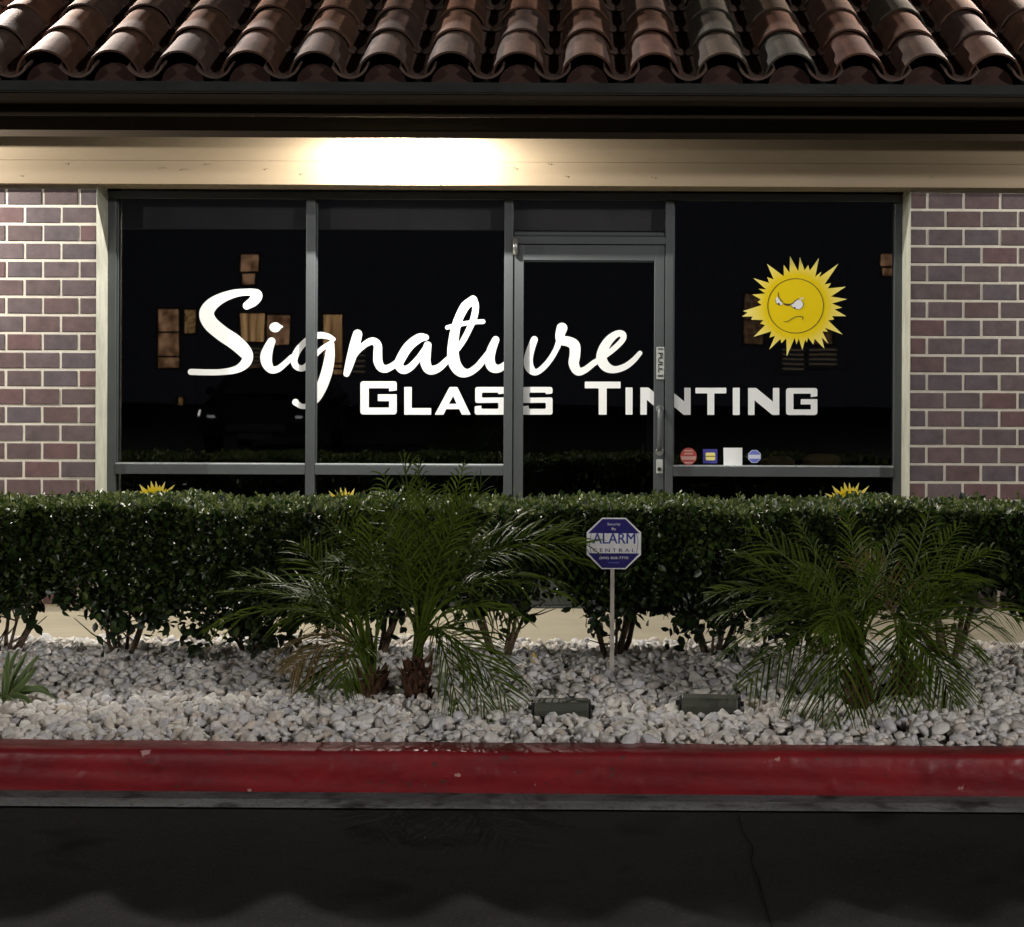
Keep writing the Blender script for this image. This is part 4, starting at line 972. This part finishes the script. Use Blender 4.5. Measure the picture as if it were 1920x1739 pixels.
def palm(basepx, crownpx, Y, label, tips, trunk_r=.055, lift=.3, dry=()):
    bx, by_, bz_ = W(*basepx, Y); e = empty('date_palm', (bx, Y, .12), label, 'palm', 'dwarf date palms in front of the hedge')
    c = Vector(W(*crownpx, Y)); tb = MB(); pts = []
    h = c.z - .12
    for q in np.linspace(0, 1, 8): pts.append((bx + (c.x - bx) * q, Y, .09 + (c.z - .09) * q))
    tb.tube(pts, [trunk_r*1.15, trunk_r*1.2, trunk_r*1.1, trunk_r, trunk_r*.95, trunk_r*.8, trunk_r*.6, trunk_r*.3], 12)
    # old frond boots around the trunk
    for k_ in range(46):
        q = random.random() * .85; a = random.uniform(0, 6.28); zz = .12 + h * q; xx = bx + (c.x - bx) * q
        p = Vector((xx + math.cos(a) * trunk_r, Y + math.sin(a) * trunk_r, zz)); o_ = Vector((math.cos(a), math.sin(a), 0))
        w2 = o_.cross(Vector((0,0,1))) * random.uniform(.008, .016); tpt = p + o_ * random.uniform(.018, .04) + Vector((0,0,random.uniform(.03,.07)))
        tb.add([p - w2 - o_*.01, p + w2 - o_*.01, tpt + w2*.4, tpt - w2*.4, p - w2 + o_*.012, p + w2 + o_*.012], [(4,5,2,3),(0,4,3),(1,2,5),(0,3,2,1)])
    child_at(tb.build('trunk', M['fiber']), e)
    for i, tp in enumerate(tips):
        px, py, dy = tp[:3]; lf = tp[3] if len(tp) > 3 else lift
        isdry = i in dry
        frond(c + Vector((random.uniform(-.02,.02), random.uniform(-.02,.02), random.uniform(-.03,.02))), W(px, py, Y + dy), lf, random.randint(18, 23), random.uniform(.21, .29), e, M['palm_dry'] if isdry else M['palm'], droop=random.uniform(.2, .65))
    return e
palm((700,1308), (694,1255), 7.80, 'left palm of the left pair, dwarf date palm with a long frond arching left',
     [(378,1188,-.15,.34),(402,1112,.05,.22),(430,1075,.1,.2),(562,1018,.15,.1),(592,1065,-.2,.2),(618,955,.1,.1),(655,925,.0,.05),(700,935,-.1,.05),(540,1262,-.25,.35),(515,1230,.1,.4),(640,1290,-.3,.5),(585,1300,-.1,.5),(740,985,.2,.1),(500,1150,.2,.3),(560,1120,-.3,.3),(820,1010,.1,.1)], .050, dry=(8, 9))
palm((778,1318), (784,1225), 7.72, 'right palm of the left pair, tallest dwarf date palm reaching above the hedge',
     [(757,842,.15,.0),(785,852,.22,.02),(895,882,.15,.03),(718,885,.18,.03),(842,900,.0,.02),(872,862,.25,.02),(905,905,.1,.05),(1005,950,.1,.12),(1085,985,.15,.2),(1105,1022,-.05,.28),(1120,1068,-.15,.34),(1060,1095,.1,.3),(1085,1130,.2,.35),(930,960,-.2,.1),(870,930,-.3,.05),(800,900,-.2,.03),(720,960,-.3,.1),(625,985,.15,.15),(610,1045,.1,.2),(965,1335,-.25,.42),(925,1365,-.35,.5),(868,1372,-.4,.55),(985,1165,.35,.3),(990,1300,-.1,.4)], .048)
palm((1612,1330), (1610,1245), 7.62, 'left palm of the right pair, wide dwarf date palm right of the alarm sign',
     [(1405,988,.25,.1),(1372,1035,.2,.15),(1318,1118,.1,.28),(1325,1165,-.05,.34),(1350,1235,-.15,.42),(1392,1300,-.25,.5),(1440,1105,.3,.2),(1490,965,.3,.05),(1600,1385,-.4,.6),(1455,1250,-.3,.45),(1560,1370,-.45,.6),(1590,962,.15,.03),(1690,985,.1,.05),(1655,1010,-.1,.08),(1650,1100,-.35,.2),(1470,1345,-.35,.55),(1520,1385,-.4,.6),(1540,1195,-.4,.4),(1420,1190,.0,.4),(1500,1060,-.2,.2),(1740,1080,-.2,.2)], .044)
palm((1702,1300), (1694,1230), 7.78, 'right palm of the right pair, dwarf date palm before the thick pale trunk',
     [(1805,975,.2,.08),(1860,1030,.15,.15),(1812,1112,-.1,.25),(1918,1165,.0,.32),(1900,1195,.15,.35),(1850,1090,.25,.22),(1745,945,.2,.04),(1790,1325,-.3,.5),(1812,1368,-.35,.6),(1738,1388,-.4,.65),(1610,1040,.2,.15),(1840,1235,-.1,.45),(1680,1375,-.45,.65)], .042, dry=(10,))

# ------------------------------------------------------------------ strap-leaved plant at the left edge
pb = Vector(W(2, 1318, 7.72)); sp = empty('strap_leaf_plant', (pb.x, 7.72, .13), 'green strap leaved plant with pale margins at the left kerb edge', 'plant')
def blade(p0, p1, p2, w0, parent):
    p0, p1, p2 = Vector(p0), Vector(p1), Vector(p2); vs = []; vv = []; n = 9
    for i in range(n + 1):
        t = i / n; p = p0*(1-t)**2 + p1*2*t*(1-t) + p2*t*t; T = ((p1-p0)*(1-t) + (p2-p1)*t).normalized()
        sd = T.cross(Vector((.1, -1, .25))).normalized() * w0 * (math.sin(math.pi * (.12 + .86*t)) ** .6); up = sd.cross(T).normalized() * w0 * .35
        vs += [p - sd + up, p - sd*.55, p, p + sd*.55, p + sd + up]; vv += [.8, .25, .1, .25, .8]
    fs = [(i*5+j, i*5+j+1, (i+1)*5+j+1, (i+1)*5+j) for i in range(n) for j in range(4)]
    o = MB().add(vs, fs).build('leaf_blade', M['blade'], smooth=True); a = o.data.attributes.new('vary', 'FLOAT', 'POINT'); a.data.foreach_set('value', vv); child_at(o, parent)
for (mx_, my_, tx, ty, dy) in ((45,1260,74,1228,.05),(30,1255,52,1222,.1),(8,1260,18,1220,.0),(-10,1262,-2,1222,.05),(-25,1260,-40,1225,.1),(60,1270,68,1250,-.1),(45,1268,105,1310,-.05),(40,1282,72,1338,-.12),(10,1280,-30,1345,-.15),(70,1275,92,1298,.08),(-40,1270,-90,1300,0),(20,1290,30,1350,-.2),(12,1250,35,1218,.12),(-50,1250,-75,1240,.1),(22,1270,6,1248,-.08)):
    blade(pb + Vector((random.uniform(-.02,.02), random.uniform(-.02,.02), 0)), W(mx_, my_, 7.72 + dy/2), W(tx, ty, 7.72 + dy), .0125, sp)

# ------------------------------------------------------------------ ground floodlights seen from behind
def flood(px, py, Y, w_, rot, label):
    c = W(px, py, Y); e = empty('ground_floodlight', (c[0], Y, .088), label, 'floodlight', 'landscape floodlights in the gravel'); e.rotation_euler = (0, 0, rot)
    h = .135; d = .09; x = w_ / 2
    b = MB()
    prof = [(-.055, .0), (-.062, .085), (-.050, .118), (-.02, .128), (.055, .118), (.065, .0)]
    vs = [(sx * x, y, z) for sx in (-1, 1) for y, z in prof]; n = len(prof)
    fs = [tuple(range(n)), tuple(range(2*n-1, n-1, -1))] + [(i, (i+1) % n, (i+1) % n + n, i + n) for i in range(n)]
    o = b.add(vs, fs).build('housing', M['flood'], bevel=.006); o.parent = e
    for sx in (-1, 1):
        o = MB().box(*sorted((sx*(x+.001), sx*(x+.011))), -.05, .06, .0, .112).build('end_cap', M['dark'], bevel=.004); o.parent = e
        o = MB().tube([(sx*(x+.011), -.03, .095), (sx*(x+.024), -.03, .095)], .011, 10).build('knob', M['dark']); o.parent = e
    o = MB().box(-x + .01, x - .01, .066, .07, .02, .11).build('lens', mat('flood_glass', (.02,.02,.02), .1)); o.parent = e
    o = MB().box(-.02, .02, -.01, .01, -.05, -.001).build('stake', M['dark']); o.parent = e
    return e
flood(1052, 1350, 7.50, .225, .03, 'boxy grey ground floodlight right of the left palms, seen from behind')
flood(1331, 1342, 7.60, .235, -.10, 'boxy grey ground floodlight left of the right palms, seen from behind')
# a little dry leaf litter around the stems
nl_ = 150; lx2 = rng.uniform(-3.2, 2.8, nl_); ly2 = rng.uniform(7.3, 9.2, nl_)
li = leaf_mesh('leaf_litter', np.stack([lx2, ly2, np.full(nl_, .172) + rng.uniform(-.008, .006, nl_)], 1), np.stack([rng.normal(size=nl_), rng.normal(size=nl_), rng.normal(0, .25, nl_)], 1),
               np.array((0, 0, 1.0)) + rng.normal(0, .4, (nl_, 3)), rng.uniform(.018, .036, nl_), rng.random(nl_), vary_mat('dry_leaf', [(.10,.055,.02),(.16,.10,.035),(.06,.04,.02),(.20,.15,.06)], .7), None)
tag(li, 'small dry brown leaves scattered over the white gravel', kind='stuff')
# fallen yellow leaf
fl = leaf_mesh('fallen_leaf', np.array([W(1000, 1246, 8.62)]), np.array([(.1, .1, 1.0)]), np.array([(.2, -1, .1)]), np.array([.055]), [0.5], mat('yellow_leaf', (.55,.36,.03), .6), None, .9)
tag(fl, 'yellow fallen leaf on the gravel by the bare stems', 'leaf')

# ------------------------------------------------------------------ what the glass reflects: an apartment house behind the camera
YA = -34.0; VD = 2 * (YG) - YA            # virtual depth of that facade in the mirror
def mirror(px, py):
    x, _, z = W(px, py, VD); return x, z
apt = empty('apartment_building', (0, YA, 0), 'dark apartment house with a few lit windows, seen mirrored in the glass', 'building')
child_at(MB().box(-24, 22, YA - 8, YA, 0, 6.8).build('wall', M['facade']), apt)
child_at(MB().prism([(-25, 6.8), (23, 6.8), (19, 9.2), (-21, 9.2)], YA - 8.4, YA + .5).build('roof', M['dark']), apt)
wtan = emit('lit_window_tan', (1, .56, .30), 1.35, (.9, 1, .7)); wbr = emit('lit_window_bright', (1, .60, .26), 2.3, (2.6, 1, .15)); wdim = emit('dim_glow_pane', (1, .55, .25), .38, (3, 1, 2)); wmot = emit('lit_window_mottled', (1, .62, .25), 1.2, (4, 1, 4))
def awin(x0, y0, x1, y1, m, bars=()):
    a, zt = mirror(x0, y0); b, zb = mirror(x1, y1)
    f = MB(); t = .06
    for (p, q, r, s) in ((a-t, b+t, zt, zt+t), (a-t, b+t, zb-t, zb), (a-t, a, zb, zt), (b, b+t, zb, zt)): f.box(p, q, YA + .002, YA + .09, r, s)
    fr = child_at(f.build('window', M['dark']), apt)
    pn = MB().box(a, b, YA + .01, YA + .03, zb, zt).build('pane', m); pn.parent = fr
    for yy in bars:
        z = mirror(x0, yy)[1]; o = MB().box(a, b, YA + .035, YA + .07, z - .03, z + .03).build('glazing_bar', M['dark']); o.parent = fr
for a in ((452,478,484,512,wtan),(456,516,478,535,wtan),(299,580,337,690,wtan,(623,669)),(348,581,368,625,wmot),(452,588,495,640,wbr),(500,591,544,646,wtan),(610,590,643,690,wbr),(620,684,642,702,wtan),
          (650,758,656,855,wtan),(1649,478,1676,500,wtan),(1653,504,1676,518,wtan),(1396,552,1432,646,wdim,(600,)),(1520,600,1560,646,wdim),(222,808,246,862,wdim),(268,805,284,862,wdim),(336,745,343,842,wmot)):  # the faint fence low on the left is drawn as dim glowing panes
    awin(*a)
# balcony railings; the light on them is given as a faint glow
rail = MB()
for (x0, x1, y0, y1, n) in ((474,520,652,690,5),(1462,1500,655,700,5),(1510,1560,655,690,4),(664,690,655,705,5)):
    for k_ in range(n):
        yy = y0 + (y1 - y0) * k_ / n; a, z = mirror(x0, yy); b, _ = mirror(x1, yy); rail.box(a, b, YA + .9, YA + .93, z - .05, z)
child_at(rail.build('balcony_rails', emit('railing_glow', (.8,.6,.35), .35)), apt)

# ------------------------------------------------------------------ parking lot lamps behind the camera
for i, (x, y, z, p) in enumerate(POLES):
    e = empty('parking_lot_lamp', (x, y, 0), f'tall parking lot lamp behind the camera on the {"right" if x > 0 else "left"}', 'street lamp')
    child_at(MB().tube([(x, y, 0), (x, y, z)], [.09, .06], 12).build('pole', M['dark'], smooth=True), e)
    child_at(MB().box(x-.28, x+.28, y-.2, y+.35, z + .03, z + .16).build('lamp_head', M['dark'], bevel=.02), e)
    child_at(MB().box(x-.22, x+.22, y-.14, y+.29, z + .02, z + .028).build('lens', emit('lamp_lens', (1,.95,.9), 8)), e)
    l = bpy.data.lights.new('parking_lamp_light', 'POINT'); l.energy = p; l.color = (1.0, .965, .93); l.shadow_soft_size = .30
    lo = bpy.data.objects.new('parking_lamp_light', l); C.objects.link(lo); lo.location = (x, y + .1, z - .34); child_at(lo, e)

# ------------------------------------------------------------------ tall lamps standing behind the building
for i, (x, y, z, p) in enumerate(REAR):
    e = empty('street_lamp', (x, y, 0), f'tall street lamp behind the building on the {"right" if x > 0 else "left"}', 'street lamp')
    child_at(MB().tube([(x, y, 0), (x, y, z + .1)], [.10, .06], 12).build('pole', M['dark'], smooth=True), e)
    child_at(MB().box(x-.22, x+.22, y-.5, y+.1, z + .06, z + .18).build('lamp_head', M['dark'], bevel=.02), e)
    child_at(MB().box(x-.16, x+.16, y-.46, y-.1, z + .05, z + .058).build('lens', emit('lamp_lens', (1,.95,.9), 8)), e)
    l = bpy.data.lights.new('street_lamp_light', 'POINT'); l.energy = p; l.color = (1, .93, .88); l.shadow_soft_size = .05
    lo = bpy.data.objects.new('street_lamp_light', l); C.objects.link(lo); lo.location = (x, y - .28, z - .1); child_at(lo, e)

# ------------------------------------------------------------------ parked car mirrored faintly in the left pane
def car(x, y, label):
    e = empty('parked_car', (x, y, 0), label, 'car'); pm = mat('dark_car_paint', (.01,.012,.016), .18, coat=1)
    def P(b, name, m, par=e, smooth=False, bev=0):
        o = b.build(name, m, smooth=smooth, bevel=bev)
        if par is e: child_at(o, e)
        else: o.parent = par; o.matrix_parent_inverse = Matrix.Translation(-Vector(e.location))
        return o
    side = [(-2.2,.35),(-2.25,.62),(-2.1,.78),(-1.2,.92),(-.55,1.36),(.75,1.40),(1.45,.98),(2.15,.92),(2.25,.6),(2.2,.32)]
    n = len(side); vs = []
    for sx, inset in ((-.88, 0), (.88, 0)):
        for py, pz in side: vs.append((x + sx * (.82 if pz > 1.1 else 1), y - py, pz))     # nose points towards the shop
    b = MB().add(vs, [tuple(range(n)), tuple(range(2*n-1, n-1, -1))] + [(i, (i+1) % n, (i+1) % n + n, i + n) for i in range(n)])
    P(b, 'body', pm, bev=.05)
    gl = mat('car_glass', (.02,.02,.025), .05)
    P(MB().add([(x-.70, y+1.205, .965), (x+.70, y+1.205, .965), (x+.62, y+.63, 1.325), (x-.62, y+.63, 1.325)], [(0,1,2,3)]), 'windscreen', gl)
    hl = emit('headlamp_glint', (1,1,1), 1.0)  # glints on the headlights painted in as a weak glow
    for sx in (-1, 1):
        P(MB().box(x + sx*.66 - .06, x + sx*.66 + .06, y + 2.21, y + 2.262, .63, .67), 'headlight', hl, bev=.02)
        P(MB().box(x + sx*.95 - .06, x + sx*.95 + .06, y + .75, y + .85, .95, 1.07), 'mirror', pm, bev=.02)
        for wy in (-1.35, 1.35):
            w_ = P(MB().tube([(x + sx*.70, y + wy, .33), (x + sx*.90, y + wy, .33)], .33, 20), 'wheel', M['dark'], bev=.02)
            P(MB().tube([(x + sx*.903, y + wy, .33), (x + sx*.91, y + wy, .33)], .2, 14), 'rim', M['chrome'], w_)
    P(MB().box(x-.45, x+.45, y + 2.2, y + 2.268, .42, .54), 'grille', M['dark'], bev=.01)
    P(MB().box(x-.26, x+.26, y + 2.22, y + 2.275, .30, .40), 'plate', M['dark'], bev=.005)
car(-4.75, -8.3, 'dark parked car across the lot, its headlights glinting in the leftmost pane')
